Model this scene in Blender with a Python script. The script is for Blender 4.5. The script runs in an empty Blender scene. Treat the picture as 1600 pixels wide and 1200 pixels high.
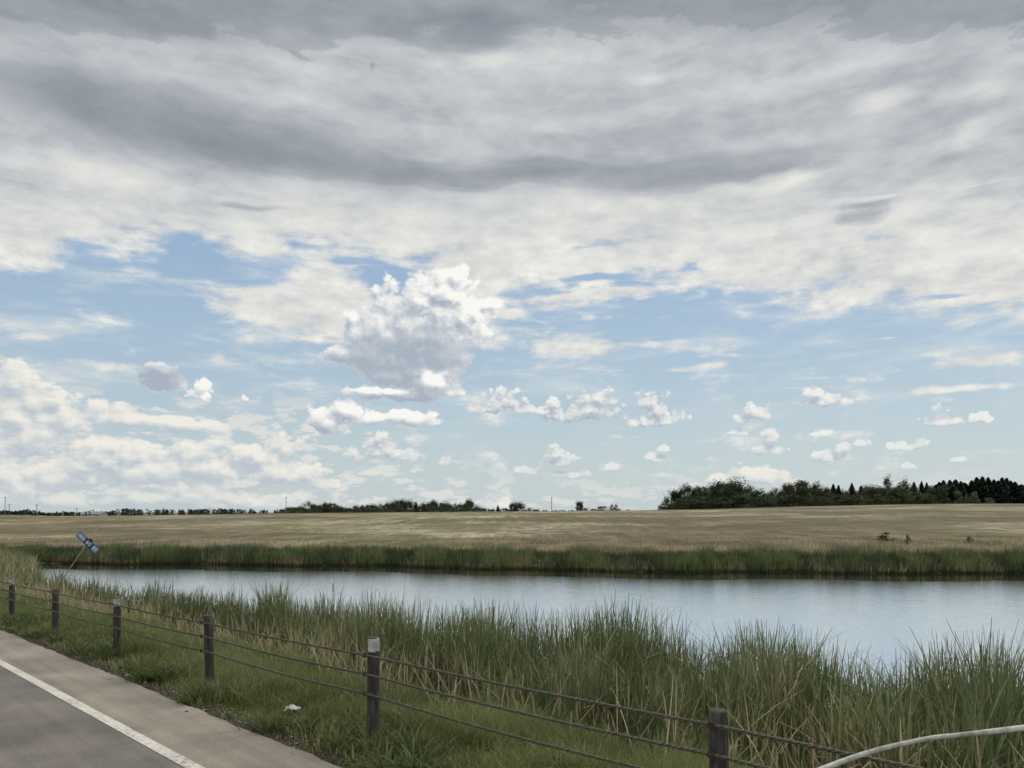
import bpy, math, random
import numpy as np
from mathutils import Vector

random.seed(7)
rng = np.random.default_rng(11)
C = bpy.context.scene.collection
sc = bpy.context.scene
F = 1150.0          # focal length in pixels of the 1600 px wide photograph
EYE = 4.2           # eye height above the pond surface (z = 0)
LITE = False

def lin(c):
    c = c / 255.0
    return c / 12.92 if c <= 0.04045 else ((c + 0.055) / 1.055) ** 2.4
def rgb(r, g, b): return (lin(r), lin(g), lin(b), 1.0)

# ------------------------------------------------------------------ node helper
class NT:
    def __init__(s, tree): s.t = tree; s.n = tree.nodes; s.l = tree.links
    def node(s, kind, **kw):
        n = s.n.new(kind)
        for k, v in kw.items(): setattr(n, k, v)
        return n
    def put(s, sock, v):
        if isinstance(v, bpy.types.NodeSocket): s.l.new(v, sock)
        elif v is not None: sock.default_value = v
    def math(s, op, a, b=None, c=None, clamp=False):
        n = s.node('ShaderNodeMath', operation=op, use_clamp=clamp)
        s.put(n.inputs[0], a)
        if b is not None: s.put(n.inputs[1], b)
        if c is not None: s.put(n.inputs[2], c)
        return n.outputs[0]
    def vec(s, op, a, b=None, c=None):
        n = s.node('ShaderNodeVectorMath', operation=op)
        s.put(n.inputs[0], a)
        if b is not None: s.put(n.inputs[1], b)
        if c is not None: s.put(n.inputs[2], c)
        return n.outputs['Value'] if op in ('LENGTH', 'DOT_PRODUCT', 'DISTANCE') else n.outputs[0]
    def smooth(s, v, a, b, lo=0.0, hi=1.0, kind='SMOOTHSTEP'):
        n = s.node('ShaderNodeMapRange', interpolation_type=kind)
        s.put(n.inputs[0], v); s.put(n.inputs[1], a); s.put(n.inputs[2], b); s.put(n.inputs[3], lo); s.put(n.inputs[4], hi)
        return n.outputs[0]
    def noise(s, v, scale=1.0, detail=3.0, rough=0.5, dist=0.0, color=False, dim='3D'):
        n = s.node('ShaderNodeTexNoise', noise_dimensions=dim)
        if v is not None: s.put(n.inputs['Vector'], v)
        n.inputs['Scale'].default_value = scale; n.inputs['Detail'].default_value = detail
        n.inputs['Roughness'].default_value = rough; n.inputs['Distortion'].default_value = dist
        return n.outputs['Color' if color else 'Fac']
    def voro(s, v, scale=1.0, detail=0.0, rough=0.5):
        n = s.node('ShaderNodeTexVoronoi', feature='F1', voronoi_dimensions='2D')
        s.put(n.inputs['Vector'], v); n.inputs['Scale'].default_value = scale
        n.inputs['Detail'].default_value = detail; n.inputs['Roughness'].default_value = rough
        return s.math('POWER', n.outputs['Distance'], 1.6)
    def mix(s, f, a, b, mode='MIX'):
        n = s.node('ShaderNodeMix', data_type='RGBA', blend_type=mode)
        s.put(n.inputs[0], f); s.put(n.inputs[6], a); s.put(n.inputs[7], b)
        return n.outputs[2]
    def ramp(s, f, stops, interp='LINEAR'):
        n = s.node('ShaderNodeValToRGB'); cr = n.color_ramp; cr.interpolation = interp
        while len(cr.elements) < len(stops): cr.elements.new(0.5)
        for e, (p, c) in zip(cr.elements, stops): e.position = p; e.color = c
        s.put(n.inputs[0], f)
        return n.outputs[0]
    def curve(s, f, pts, x0, x1):
        """piecewise linear function of f, points (x, y) with y in 0..1"""
        return s.ramp(s.smooth(f, x0, x1, kind='LINEAR'), [((x - x0) / (x1 - x0), (y, y, y, 1)) for x, y in pts])

# ------------------------------------------------------------------ sky
def grow(L, k): return [(b[0], b[1], b[2] * k, b[3] * k) for b in L]
def azv(px, py):
    u = (px - 800) / F; v = (800 - py) / F; a = math.atan(u)
    return a, v * math.cos(a)
def ell(b):
    px, py, rx, ry = b[:4]
    a, v = azv(px, py); c = math.cos(a)
    ra = rx / F * c * c; rv = ry / F * c
    return (1 / ra, 1 / rv, 0), (-a / ra, -v / rv, 0)

BIG = [(540,552,36,17),(575,520,40,34),(650,470,80,40),(725,500,44,44),(680,602,42,20),(700,615,30,10),(600,612,60,9),(655,520,95,55),(600,560,80,28),(650,580,70,34),(690,560,50,36),(690,455,58,36),(632,480,52,34),(590,508,48,30),(742,492,36,30),(700,510,66,48),(553,500,22,20),(655,545,90,45),(560,556,52,20),
       (625,590,78,24),(672,604,40,26),(628,617,78,11),(512,660,40,24),(545,640,36,22),(610,652,74,13),(655,655,34,12),(765,472,26,14),
       (250,596,56,15),(252,580,30,18),(315,616,38,13),(318,607,22,15),(712,432,24,20)]
SMALL = [(770,640,44,13),(788,628,26,12),(845,645,40,8),(862,636,17,10),(925,645,38,16),(938,628,18,14),(890,656,48,8),
         (1022,648,32,18),(1044,662,30,10),(1005,664,28,9),(1020,632,22,8),(1178,655,30,9),(1182,646,20,8),(1145,679,17,6),(1288,631,38,8),(1272,620,16,8),
         (1200,706,25,11),(1203,691,14,10),(1282,679,14,5),(1345,695,14,5),(1295,718,30,9),(1312,706,15,10),
         (1470,661,32,6),(1468,650,13,9),(1532,659,18,7),(1540,650,9,6),(1410,700,20,6),(1442,695,14,8),(1495,719,14,4),(1420,731,11,4),
         (598,714,48,11),(592,694,14,12),(638,718,18,9),(692,724,9,8),(875,726,24,10),(872,714,16,11),(828,739,26,6),(897,744,28,5),
         (952,732,16,6),(1022,718,20,7),(1033,704,11,5),(382,625,9,5)]
BANK = [(95,615,26,30),(30,600,60,30),(60,700,150,50),(180,720,200,40),(350,720,150,36),(60,780,200,22),(330,778,220,16),(20,650,100,55),(95,625,22,38),(140,690,170,52),(235,656,118,11),(60,745,240,42),(260,735,210,48),(400,705,62,32),(440,742,110,26),
        (340,690,40,12),(1180,745,64,18)]


SMALL = [(a, b - d * .25, c * 1.45, d * 2.1) for a, b, c, d in SMALL]; BANK = grow(BANK, 1.55); BIG = grow(BIG, 1.2)
def field_group(name, blobs, freq, amp, k, detail, wfreq, wamp, flat=1, asp=1.2):
    g = bpy.data.node_groups.new(name, 'ShaderNodeTree')
    g.interface.new_socket('P', in_out='INPUT', socket_type='NodeSocketVector')
    g.interface.new_socket('D', in_out='OUTPUT', socket_type='NodeSocketFloat')
    T = NT(g); gi = T.node('NodeGroupInput'); go = T.node('NodeGroupOutput')
    p = gi.outputs[0]
    w = T.vec('MULTIPLY', T.vec('SUBTRACT', T.noise(p, wfreq, 2, 0.5, color=True, dim='2D'), (.5, .5, .5)), (wamp, wamp * .6, 0))
    pw = T.vec('ADD', p, w)
    d = None
    for b in blobs:
        m, o = ell(b)
        q = T.vec('MULTIPLY_ADD', pw, m, o)
        if flat > 1: q = T.vec('MINIMUM', q, T.vec('MULTIPLY', q, (1, flat, 1)))
        L = T.vec('LENGTH', q)
        d = L if d is None else T.math('SMOOTH_MIN', d, L, k)
    v = T.voro(T.vec('MULTIPLY', pw, (1, asp, 1)), freq, detail, 0.55)
    n = T.noise(p, freq * 1.7, 3, 0.62, dim='2D')
    tot = T.math('MULTIPLY_ADD', v, amp * 1.3, d)
    tot = T.math('MULTIPLY_ADD', n, amp * 0.62, tot)
    tot = T.math('SUBTRACT', tot, amp * (0.50 * 1.3 * 0.62 + 0.31) + 0.08)
    T.put(go.inputs[0], tot)
    return g

def build_world():
    w = bpy.data.worlds.new("World"); sc.world = w; w.use_nodes = True
    nt = w.node_tree; nt.nodes.clear(); T = NT(nt)
    out = T.node('ShaderNodeOutputWorld')
    tc = T.node('ShaderNodeTexCoord'); dirn = tc.outputs['Generated']
    sx = T.node('ShaderNodeSeparateXYZ'); T.put(sx.inputs[0], dirn)
    x, y, z = sx.outputs
    az = T.math('ARCTAN2', x, y)
    hor = T.math('SQRT', T.math('ADD', T.math('MULTIPLY', x, x), T.math('MULTIPLY', y, y)))
    V = T.math('DIVIDE', z, T.math('MAXIMUM', hor, 0.02))
    cx = T.node('ShaderNodeCombineXYZ'); T.put(cx.inputs[0], az); T.put(cx.inputs[1], V)
    p = cx.outputs[0]
    # clear sky
    sky = T.node('ShaderNodeTexSky', sky_type='NISHITA'); sky.sun_disc = False
    sky.sun_elevation = math.radians(SUN_EL); sky.sun_rotation = math.radians(SUN_AZ)
    sky.air_density = 1.2; sky.dust_density = 1.5; sky.ozone_density = 1.2
    clear0 = T.mix(1.0, sky.outputs[0], (0.118, 0.118, 0.118, 1), 'MULTIPLY')
    # the air of the plain: pale blue that fades to milky near the horizon
    air = T.ramp(T.smooth(V, 0.0, 0.40, kind='LINEAR'), [(0.0, rgb(196, 208, 211)), (0.2, rgb(186, 203, 210)), (0.45, rgb(172, 194, 210)), (0.75, rgb(157, 183, 209)), (1.0, rgb(146, 174, 205))])
    clear = T.mix(0.88, clear0, air)
    wn = T.noise(T.vec('MULTIPLY', p, (4, 9, 1)), 1.0, 3, 0.55, color=True, dim='2D')
    wv = T.vec('MULTIPLY', T.vec('SUBTRACT', wn, (.5, .5, .5)), (0.22, 0.085, 0))
    def soft(blobs, src, d=None):
        for b in blobs:
            m, o = ell(b)
            v = T.smooth(T.vec('LENGTH', T.vec('MULTIPLY_ADD', src, m, o)), 0, 1.3, b[4], 0.0)
            d = v if d is None else T.math('ADD', d, v)
        return d
    # --- noises of the stratus deck: a flat layer seen in perspective, plus streaks
    prj = T.vec('DIVIDE', dirn, None)
    den = T.node('ShaderNodeCombineXYZ')
    zz = T.math('ADD', T.math('MAXIMUM', z, 0.0), 0.22)
    for i in range(3): T.put(den.inputs[i], zz)
    T.put(prj.node.inputs[1], den.outputs[0])
    n1 = T.noise(T.vec('MULTIPLY', prj, (2.2, 3.2, 0.0)), 1.0, 5, 0.60, 0.5, dim='2D')
    n2 = T.noise(T.vec('MULTIPLY', p, (8, 34, 1)), 1.0, 4, 0.6, 0.2, dim='2D')
    n3 = T.noise(T.vec('MULTIPLY', p, (9, 18, 1)), 1.0, 5, 0.62, 0.1, dim='2D')
    n4 = T.noise(T.vec('MULTIPLY', p, (24, 46, 1)), 1.0, 3, 0.6, 0.0, dim='2D')
    edge = [(-900, 440), (0, 428), (70, 428), (110, 392), (330, 395), (400, 420), (460, 400), (560, 405), (640, 430), (760, 470), (850, 452), (930, 455), (1040, 448), (1140, 466),
            (1260, 478), (1400, 492), (1500, 502), (1600, 505), (2600, 520)]
    pts = []
    for px, py in edge:
        a, v = azv(px, py); pts.append((a, v))
    ev = T.curve(az, pts, pts[0][0], pts[-1][0])
    W = T.math('DIVIDE', V, T.math('MAXIMUM', T.math('COSINE', az), 0.5))
    base = T.curve(W, [(0.0, .87), (0.20, .87), (0.30, .875), (0.37, .87), (0.42, .82), (0.455, .77), (0.50, .745), (0.55, .745), (0.60, .75), (0.635, .755), (0.66, .74), (0.70, .73), (0.80, .73), (0.95, .80), (1.2, .99)], 0.0, 1.2)
    def deck_colour(S):
        S = T.math('ADD', S, T.math('MULTIPLY', T.math('SUBTRACT', n1, 0.5), 0.07))
        S = T.math('ADD', S, T.math('MULTIPLY', T.math('SUBTRACT', n3, 0.5), 0.24))
        S = T.math('ADD', S, T.math('MULTIPLY', T.math('SUBTRACT', n2, 0.5), 0.07))
        S = T.math('ADD', S, T.math('MULTIPLY', T.math('SUBTRACT', n4, 0.5), T.smooth(V, .30, .45, .24, .06)))
        S = T.math('MINIMUM', S, 1.0)
        return T.ramp(S, [(0.50, rgb(130, 139, 148)), (0.60, rgb(148, 155, 163)), (0.70, rgb(173, 177, 184)), (0.80, rgb(202, 205, 207)), (0.90, rgb(227, 227, 222)), (0.95, rgb(240, 239, 232)), (1.0, rgb(247, 245, 240))])
    nn = T.math('ADD', T.math('MULTIPLY', T.math('SUBTRACT', n2, 0.5), 2.8), T.math('ADD', T.math('MULTIPLY', T.math('SUBTRACT', n3, 0.5), 2.6), T.math('MULTIPLY', T.math('SUBTRACT', n4, 0.5), 1.3)))
    def deck(col, marks, wisps, holes, edge_mask=True):
        if edge_mask:
            dc = T.math('DIVIDE', T.math('SUBTRACT', V, ev), 0.028)
            dc = T.math('MINIMUM', T.math('MAXIMUM', dc, -4.0), 1.6)
            if wisps:
                wf = soft(wisps, T.vec('ADD', p, T.vec('MULTIPLY', wv, (.35, .25, 0))))
                dc = T.math('MAXIMUM', dc, T.math('SUBTRACT', wf, 0.50))
            dc = T.math('MAXIMUM', dc, -1.1)
            if holes: dc = T.math('ADD', dc, soft(holes, T.vec('ADD', p, T.vec('MULTIPLY', wv, (.3, .2, 0)))))
            covA = T.smooth(T.math('ADD', dc, nn), -0.25, 1.0)
        pm = T.vec('ADD', p, T.vec('MULTIPLY', wv, (.9, .7, 0)))
        S = base
        dk = [m for m in (marks or []) if m[4] < 0]; br = [m for m in (marks or []) if m[4] > 0]
        if br: S = soft(br, pm, S)
        K = T.smooth(T.math('MULTIPLY_ADD', T.math('SUBTRACT', n3, 0.5), 0.10, T.math('MULTIPLY_ADD', T.math('SUBTRACT', n1, 0.5), .09, W)), .635, .668, 0.0, 0.10)
        K = T.math('MULTIPLY', K, T.smooth(W, 1.1, .8))
        if dk: K = T.math('ADD', K, soft([m[:4] + (-m[4],) for m in dk], pm))
        Kn = T.math('ADD', K, T.math('ADD', T.math('MULTIPLY', T.math('SUBTRACT', n3, 0.5), 0.15), T.math('MULTIPLY', T.math('SUBTRACT', n4, 0.5), 0.085)))
        S = T.math('SUBTRACT', S, T.smooth(Kn, .040, .085, 0.0, .060))
        S = T.math('SUBTRACT', S, T.smooth(Kn, .100, .135, 0.0, .030))
        S = T.math('MULTIPLY_ADD', K, -.50, S)
        sc_ = deck_colour(S)
        return T.mix(covA, col, sc_) if edge_mask else sc_
    def cumulus(col, name, blobs, fp, alpha, gain, dark, lit, off, bias=0.0, extra=None, edge=0.16):
        g = field_group(name, blobs, *fp)
        a = T.node('ShaderNodeGroup'); a.node_tree = g; T.put(a.inputs[0], p)
        b = T.node('ShaderNodeGroup'); b.node_tree = g; T.put(b.inputs[0], T.vec('ADD', p, off))
        A = T.smooth(a.outputs[0], 1.0, 1.0 - edge)
        if extra:
            ex = soft(extra, T.vec('ADD', p, T.vec('MULTIPLY', wv, (.10, .12, 0))))
            gain = T.math('MULTIPLY', T.math('MAXIMUM', T.math('MULTIPLY_ADD', ex, 1.5, 1.0), 0.42), gain)
        L = T.math('MULTIPLY_ADD', T.math('SUBTRACT', b.outputs[0], a.outputs[0]), gain, 0.45 + bias)
        if extra: L = T.math('ADD', L, ex)
        L = T.math('ADD', L, T.smooth(a.outputs[0], 0.75, 1.0, 0.0, 0.14))
        c = T.ramp(L, [(0.0, dark), (0.35, tuple(.70 * q + .30 * r for q, r in zip(dark, lit))), (0.65, tuple(.32 * q + .68 * r for q, r in zip(dark, lit))), (1.0, lit)])
        return T.mix(T.math('MULTIPLY', A, alpha), col, c)
    def emit(col):
        bg = T.node('ShaderNodeBackground')       # strength 0.1, colours ten times brighter
        s10 = T.node('ShaderNodeVectorMath', operation='SCALE'); T.put(s10.inputs[0], col); s10.inputs['Scale'].default_value = 10.0
        T.put(bg.inputs[0], s10.outputs[0]); bg.inputs[1].default_value = 0.1
        return bg.outputs[0]
    def choose(cond, a, b):                        # cond 0 -> a, 1 -> b
        m = T.node('ShaderNodeMixShader'); T.put(m.inputs[0], cond); T.put(m.inputs[1], a); T.put(m.inputs[2], b)
        return m.outputs[0]
    def lower(px0, px1, cum=True):                 # the band of broken sky over the plain, one sector
        def pick(L, m=1.5, y0=-1e9): return [b for b in L if b[0] + m * b[2] + 40 > px0 and b[0] - m * b[2] - 40 < px1 and b[1] + m * b[3] + 20 > y0]
        hz = T.noise(T.vec('MULTIPLY', p, (16, 50, 1)), 1.0, 4, 0.62, dim='2D')
        hz2 = T.voro(T.vec('MULTIPLY', p, (28, 60, 1)), 1.0, 1, 0.5)
        hzv = T.math('SUBTRACT', hz, T.math('MULTIPLY', hz2, 0.22))
        hband = T.math('MULTIPLY', T.smooth(V, 0.0, 0.012), T.smooth(T.math('SUBTRACT', V, T.smooth(az, -0.25, 0.0, 0.09, 0.0)), 0.085, 0.02))
        ha = T.math('MULTIPLY', T.smooth(hzv, 0.36, 0.50), hband)
        ha = T.math('MULTIPLY', ha, T.smooth(az, -0.2, 0.5, 0.95, 0.45))
        col = T.mix(ha, clear, T.mix(T.smooth(hzv, 0.38, 0.52), rgb(196, 207, 211), rgb(220, 222, 219)))
        col = deck(col, pick(MARKS, 1.3, 360), pick(WISPS, 1.3), pick(HOLES, 1.3, 350))
        veil = T.math('MULTIPLY', T.smooth(n2, .42, .75, 0, .42), T.smooth(V, .06, .22))
        col = T.mix(veil, col, rgb(226, 228, 226))
        if not cum: return col
        b = pick(BANK)
        if b: col = cumulus(col, 'bank_field', b, (20, 0.50, 0.4, 4, 12, 0.016, 1, 1.6), T.smooth(V, 0.0, 0.07, 0.55, 0.94), 1.0, rgb(186, 196, 205), rgb(240, 237, 228), (0.005, 0.011, 0), 0.0, edge=0.30)
        b = pick(SMALL)
        if b: col = cumulus(col, 'small_field', b, (56, 0.42, 0.30, 3, 30, 0.010, 2.2), T.smooth(V, 0.02, 0.13, 0.55, 0.96), 0.72, rgb(168, 181, 195), rgb(240, 239, 234), (0.003, 0.010, 0), -0.06, edge=0.26)
        b = pick(BIG)
        if b: col = cumulus(col, 'cumulus_field', b, (34, 0.34, 0.22, 4, 20, 0.016), 0.97, 0.95, rgb(170, 180, 193), rgb(250, 249, 244), (0.006, 0.010, 0), 0.06, pick(SHADE, 1.3), edge=0.24)
        return col
    up = [m for m in MARKS if m[1] - 1.3 * m[3] < 410]
    front_up = emit(deck(clear, up, None, None, False))
    vup = T.math('GREATER_THAN', V, azv(800, 370)[1])
    left, mid, right = emit(lower(-400, 440)), emit(lower(440, 1110)), emit(lower(1110, 2000))
    a1 = T.math('GREATER_THAN', az, azv(440, 600)[0]); a2 = T.math('GREATER_THAN', az, azv(1110, 600)[0])
    front_low = choose(a1, left, choose(a2, mid, right))
    front = choose(vup, front_low, front_up)
    col = deck(clear, None, None, None)
    back = emit(col)
    wide = T.math('GREATER_THAN', T.math('ABSOLUTE', az), 0.95)
    full = choose(wide, front, back)
    full = choose(T.math('GREATER_THAN', V, 1.0), full, emit(deck_colour(base)))
    ground = emit(rgb(120, 122, 110)[:3])
    T.put(out.inputs[0], choose(T.math('LESS_THAN', z, -0.003), full, ground))
    w.cycles.sampling_method = 'MANUAL'; w.cycles.sample_map_resolution = 256

WISPS = [(430,475,180,36,1.7),(510,440,90,50,1.8),(540,495,130,45,1.6),(480,530,120,14,.6),(860,468,130,14,1.5),(980,455,120,16,1.5),(800,490,90,14,1.2),(930,500,120,6,.9),(60,524,95,10,1.1),(330,556,190,14,.95),(150,570,260,12,.85),(20,580,80,18,.7),
         (900,545,170,22,1.1),(980,572,210,11,1.1),(840,520,60,26,.7),(1260,609,100,7,1.2),(1370,593,75,7,1.0),(1395,526,45,3,1.4),(1530,565,150,15,1.3),(1500,548,90,8,.7),
         (1540,607,130,9,1.2),(220,480,60,6,.9),(1000,488,45,5,.9),(1590,520,50,6,1.1),(1100,572,90,8,.9),(880,480,60,8,.6),(250,432,60,8,.5),(700,520,120,60,.5),
         (1450,500,60,5,.6),(1300,590,200,5,.5),(1600,480,120,20,.6)]
HOLES = [(1075,416,26,9,-1.6),(965,356,40,7,-1.6),(930,432,60,7,-1.6),(830,372,60,4,-1.2),(1470,462,40,5,-1.3),(540,411,30,6,-1.6),(870,384,70,4,-1.2),(440,410,60,8,-1.0),(650,440,60,5,-.8)]
MARKS = [(200,180,330,80,-.08),(420,215,300,60,-.07),(60,130,200,50,-.03),(640,262,330,34,-.09),(860,272,260,30,-.10),(1060,290,150,26,-.11),(1180,262,120,18,-.06),(400,322,110,10,-.11),(560,330,60,8,-.06),
         (1345,332,62,26,-.17),(1310,318,50,10,-.08),(1180,238,260,22,-.06),(980,215,260,22,-.05),(720,50,110,40,-.14),(520,48,60,18,-.03),(250,35,220,32,-.08),(1500,250,150,16,-.06),(1500,340,120,20,-.05),
         (1500,100,230,26,-.03),(60,340,70,12,-.05),(1250,435,160,8,-.04),(300,395,160,10,-.05),(480,95,16,9,-.08),(605,112,7,12,-.1),
         (830,98,190,34,.09),(1010,118,90,18,.09),(470,60,40,20,.05),(620,130,150,30,.05),(1270,132,130,26,.11),(1400,152,90,20,.12),(1560,140,90,26,.08),(1350,195,110,28,.07),(1540,210,70,24,.10),
         (130,275,220,30,.08),(60,300,120,26,.04),(830,190,90,20,.05),(1330,312,70,6,.14),(1190,290,80,18,.13),(1560,300,130,24,.10),
         (560,330,200,20,.03),(930,320,140,20,.05),(1050,170,200,20,.05)]
SHADE = [(650,560,150,50,-.42),(620,600,120,30,-.30),(640,622,110,9,-.45),(670,500,70,30,-.12),(250,592,60,30,-.75),(510,672,50,12,-.3),(560,560,60,26,-.25),(655,540,60,40,-.18),(720,450,90,40,.20),(755,490,40,50,.25),(680,590,34,15,1.1),
         (590,608,60,8,.9),(320,612,40,18,.35),(600,645,90,10,.3)]

SUN_EL, SUN_AZ = 52.0, 40.0    # azimuth to the right of the view direction
build_world()
sl = bpy.data.lights.new('sun', 'SUN'); sl.energy = 1.5; sl.angle = math.radians(14); sl.color = (1.0, 0.96, 0.89)
so = bpy.data.objects.new('sun', sl); C.objects.link(so)
_e, _a = math.radians(SUN_EL), math.radians(SUN_AZ)
so.rotation_euler = Vector((math.sin(_a) * math.cos(_e), math.cos(_a) * math.cos(_e), math.sin(_e))).to_track_quat('Z', 'Y').to_euler()

cam = bpy.data.cameras.new('camera'); co = bpy.data.objects.new('camera', cam); C.objects.link(co); sc.camera = co
co.location = (0, 0, EYE); co.rotation_euler = (math.radians(90), 0, 0)
cam.sensor_width = 36; cam.lens = 36 * F / 1600; cam.shift_y = 200 / 1600; cam.clip_end = 12000; cam.clip_start = 0.05
sc.view_settings.view_transform = 'Standard'; sc.view_settings.look = 'None'
sc.view_settings.exposure = 0; sc.view_settings.gamma = 1
sc.cycles.use_denoising = True
sc.cycles.use_adaptive_sampling = True; sc.cycles.adaptive_threshold = 0.02; sc.cycles.adaptive_min_samples = 12
try: sc.cycles.denoiser = 'OPENIMAGEDENOISE'
except Exception: pass
sc.cycles.max_bounces = 6; sc.cycles.transparent_max_bounces = 4
#@@REST

# ------------------------------------------------------------------ helpers for objects
def link(o, parent=None):
    C.objects.link(o)
    if parent is not None: o.parent = parent
    return o
def tag(o, label=None, cat=None, group=None, kind=None):
    if label: o['label'] = label
    if cat: o['category'] = cat
    if group: o['group'] = group
    if kind: o['kind'] = kind
    return o
def empty(name, loc=(0, 0, 0), rot=(0, 0, 0)):
    o = bpy.data.objects.new(name, None); o.location = loc; o.rotation_euler = rot; o.empty_display_size = 0.3
    return link(o)
def np_mesh(name, V, faces=None, quads=None, tris=None, mats=(), attr=None, smooth=False, mat_idx=None):
    """mesh from numpy arrays: quads (n,4) and tris (m,3)"""
    me = bpy.data.meshes.new(name)
    V = np.asarray(V, dtype=np.float32); me.vertices.add(len(V)); me.vertices.foreach_set('co', V.ravel())
    q = np.zeros((0, 4), np.int32) if quads is None else np.asarray(quads, np.int32)
    t = np.zeros((0, 3), np.int32) if tris is None else np.asarray(tris, np.int32)
    idx = np.concatenate([q.ravel(), t.ravel()]); me.loops.add(len(idx)); me.loops.foreach_set('vertex_index', idx)
    st = np.concatenate([np.arange(len(q)) * 4, len(q) * 4 + np.arange(len(t)) * 3]).astype(np.int32)
    me.polygons.add(len(st)); me.polygons.foreach_set('loop_start', st)
    me.polygons.foreach_set('loop_total', np.concatenate([np.full(len(q), 4), np.full(len(t), 3)]).astype(np.int32))
    if smooth: me.polygons.foreach_set('use_smooth', np.ones(len(st), bool))
    if mat_idx is not None: me.polygons.foreach_set('material_index', np.asarray(mat_idx, np.int32))
    for m in mats: me.materials.append(m)
    me.update(calc_edges=True)
    if attr:
        for k, a in attr.items():
            at = me.attributes.new(k, 'FLOAT', 'POINT'); at.data.foreach_set('value', np.asarray(a, np.float32))
    return me
def mesh_obj(name, me, parent=None): return link(bpy.data.objects.new(name, me), parent)

class MB:
    """collects simple solids into one mesh"""
    def __init__(s): s.v = []; s.f = []
    def ring_tube(s, pts, rad, n=8, cap=True, phase=0.0, squash=1.0):
        base = len(s.v); pts = [Vector(p) for p in pts]
        for i, p in enumerate(pts):
            d = (pts[min(i + 1, len(pts) - 1)] - pts[max(i - 1, 0)]).normalized()
            a = Vector((0, 0, 1)) if abs(d.z) < 0.9 else Vector((1, 0, 0))
            e1 = d.cross(a).normalized(); e2 = e1.cross(d)
            r = rad[i] if hasattr(rad, '__len__') else rad
            for k in range(n):
                t = 2 * math.pi * k / n + phase
                s.v.append(p + e1 * (r * math.cos(t)) + e2 * (r * squash * math.sin(t)))
        for i in range(len(pts) - 1):
            for k in range(n):
                a0 = base + i * n + k; a1 = base + i * n + (k + 1) % n
                s.f.append((a0, a1, a1 + n, a0 + n))
        if cap:
            s.f.append(tuple(base + k for k in range(n))[::-1]); s.f.append(tuple(base + (len(pts) - 1) * n + k for k in range(n)))
    def box(s, c, d, rot=None):
        base = len(s.v)
        for sx in (-1, 1):
            for sy in (-1, 1):
                for sz in (-1, 1):
                    v = Vector((sx * d[0] / 2, sy * d[1] / 2, sz * d[2] / 2))
                    if rot is not None: v = rot @ v
                    s.v.append(v + Vector(c))
        for f in ((0, 1, 3, 2), (4, 6, 7, 5), (0, 4, 5, 1), (2, 3, 7, 6), (0, 2, 6, 4), (1, 5, 7, 3)): s.f.append(tuple(base + i for i in f))
    def build(s, name, mat, parent=None, smooth=False, bevel=0.0):
        me = bpy.data.meshes.new(name); me.from_pydata([tuple(v) for v in s.v], [], s.f); me.materials.append(mat)
        if smooth:
            for p in me.polygons: p.use_smooth = len(p.vertices) == 4
        o = mesh_obj(name, me, parent)
        if bevel:
            b = o.modifiers.new('bevel', 'BEVEL'); b.width = bevel; b.segments = 2
        return o

def mat(name, rough=0.85, spec=0.3):
    m = bpy.data.materials.new(name); m.use_nodes = True
    T = NT(m.node_tree); b = m.node_tree.nodes['Principled BSDF']
    b.inputs['Roughness'].default_value = rough; b.inputs['Specular IOR Level'].default_value = spec
    return m, T, b
def noise_mat(name, stops, scale=5, detail=5, rough=0.85, spec=0.25, bump=0.0, stretch=(1, 1, 1), coord='Object', bscale=None, nrough=0.6):
    m, T, b = mat(name, rough, spec)
    tc = T.node('ShaderNodeTexCoord').outputs[coord]
    v = T.vec('MULTIPLY', tc, stretch); n = T.noise(v, scale, detail, nrough)
    T.put(b.inputs['Base Color'], T.ramp(n, stops))
    if bump:
        bn = T.node('ShaderNodeBump'); bn.inputs['Strength'].default_value = bump; bn.inputs['Distance'].default_value = 0.02
        T.put(bn.inputs['Height'], T.noise(v, bscale or scale * 4, 4, 0.6)); T.put(b.inputs['Normal'], bn.outputs[0])
    return m
def leaf_mat(name, stops, attr='tint', trans=0.35, rough=0.55, spec=0.25):
    """leaf blades: colour from a per-blade value, some light passes through"""
    m, T, b = mat(name, rough, spec)
    a = T.node('ShaderNodeAttribute', attribute_name=attr)
    c = T.ramp(a.outputs['Fac'], stops)
    T.put(b.inputs['Base Color'], c)
    tr = T.node('ShaderNodeBsdfTranslucent'); T.put(tr.inputs[0], c)
    mx = T.node('ShaderNodeMixShader'); mx.inputs[0].default_value = trans
    T.put(mx.inputs[1], b.outputs[0]); T.put(mx.inputs[2], tr.outputs[0])
    T.put(m.node_tree.nodes['Material Output'].inputs[0], mx.outputs[0])
    return m

# ------------------------------------------------------------------ the lie of the land
P0 = np.array([-1.11, 5.90]); DD = np.array([-0.713, 0.701]); NN = np.array([0.701, 0.713])
SLOPE = 0.021
def st(x, y):
    return (x - P0[0]) * NN[0] + (y - P0[1]) * NN[1], (x - P0[0]) * DD[0] + (y - P0[1]) * DD[1]
def xy(s, t): return P0[0] + NN[0] * s + DD[0] * t, P0[1] + NN[1] * s + DD[1] * t
def road_z(t): return 2.36 - SLOPE * np.clip(t, -60, 75)
def wob(x, y, k=1.0, ph=0.0):
    return (np.sin(x * 1.3 * k + 2.1 * np.sin(y * .7 * k + ph) + ph) + np.sin(y * 1.7 * k + 1.7 * np.sin(x * .9 * k + 2 * ph)) + .6 * np.sin((x + y) * 2.9 * k + ph)) / 2.6
def shore_s(t):
    return np.interp(t, [-40, -12, -2.2, -.66, 1.25, 3.45, 6.6, 10.8, 15.9, 21, 26.8, 32, 45], [24, 15, 11.4, 10.2, 9.4, 8.7, 8.1, 7.6, 6.7, 5.6, 4.6, 4.4, 4.4])
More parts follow.
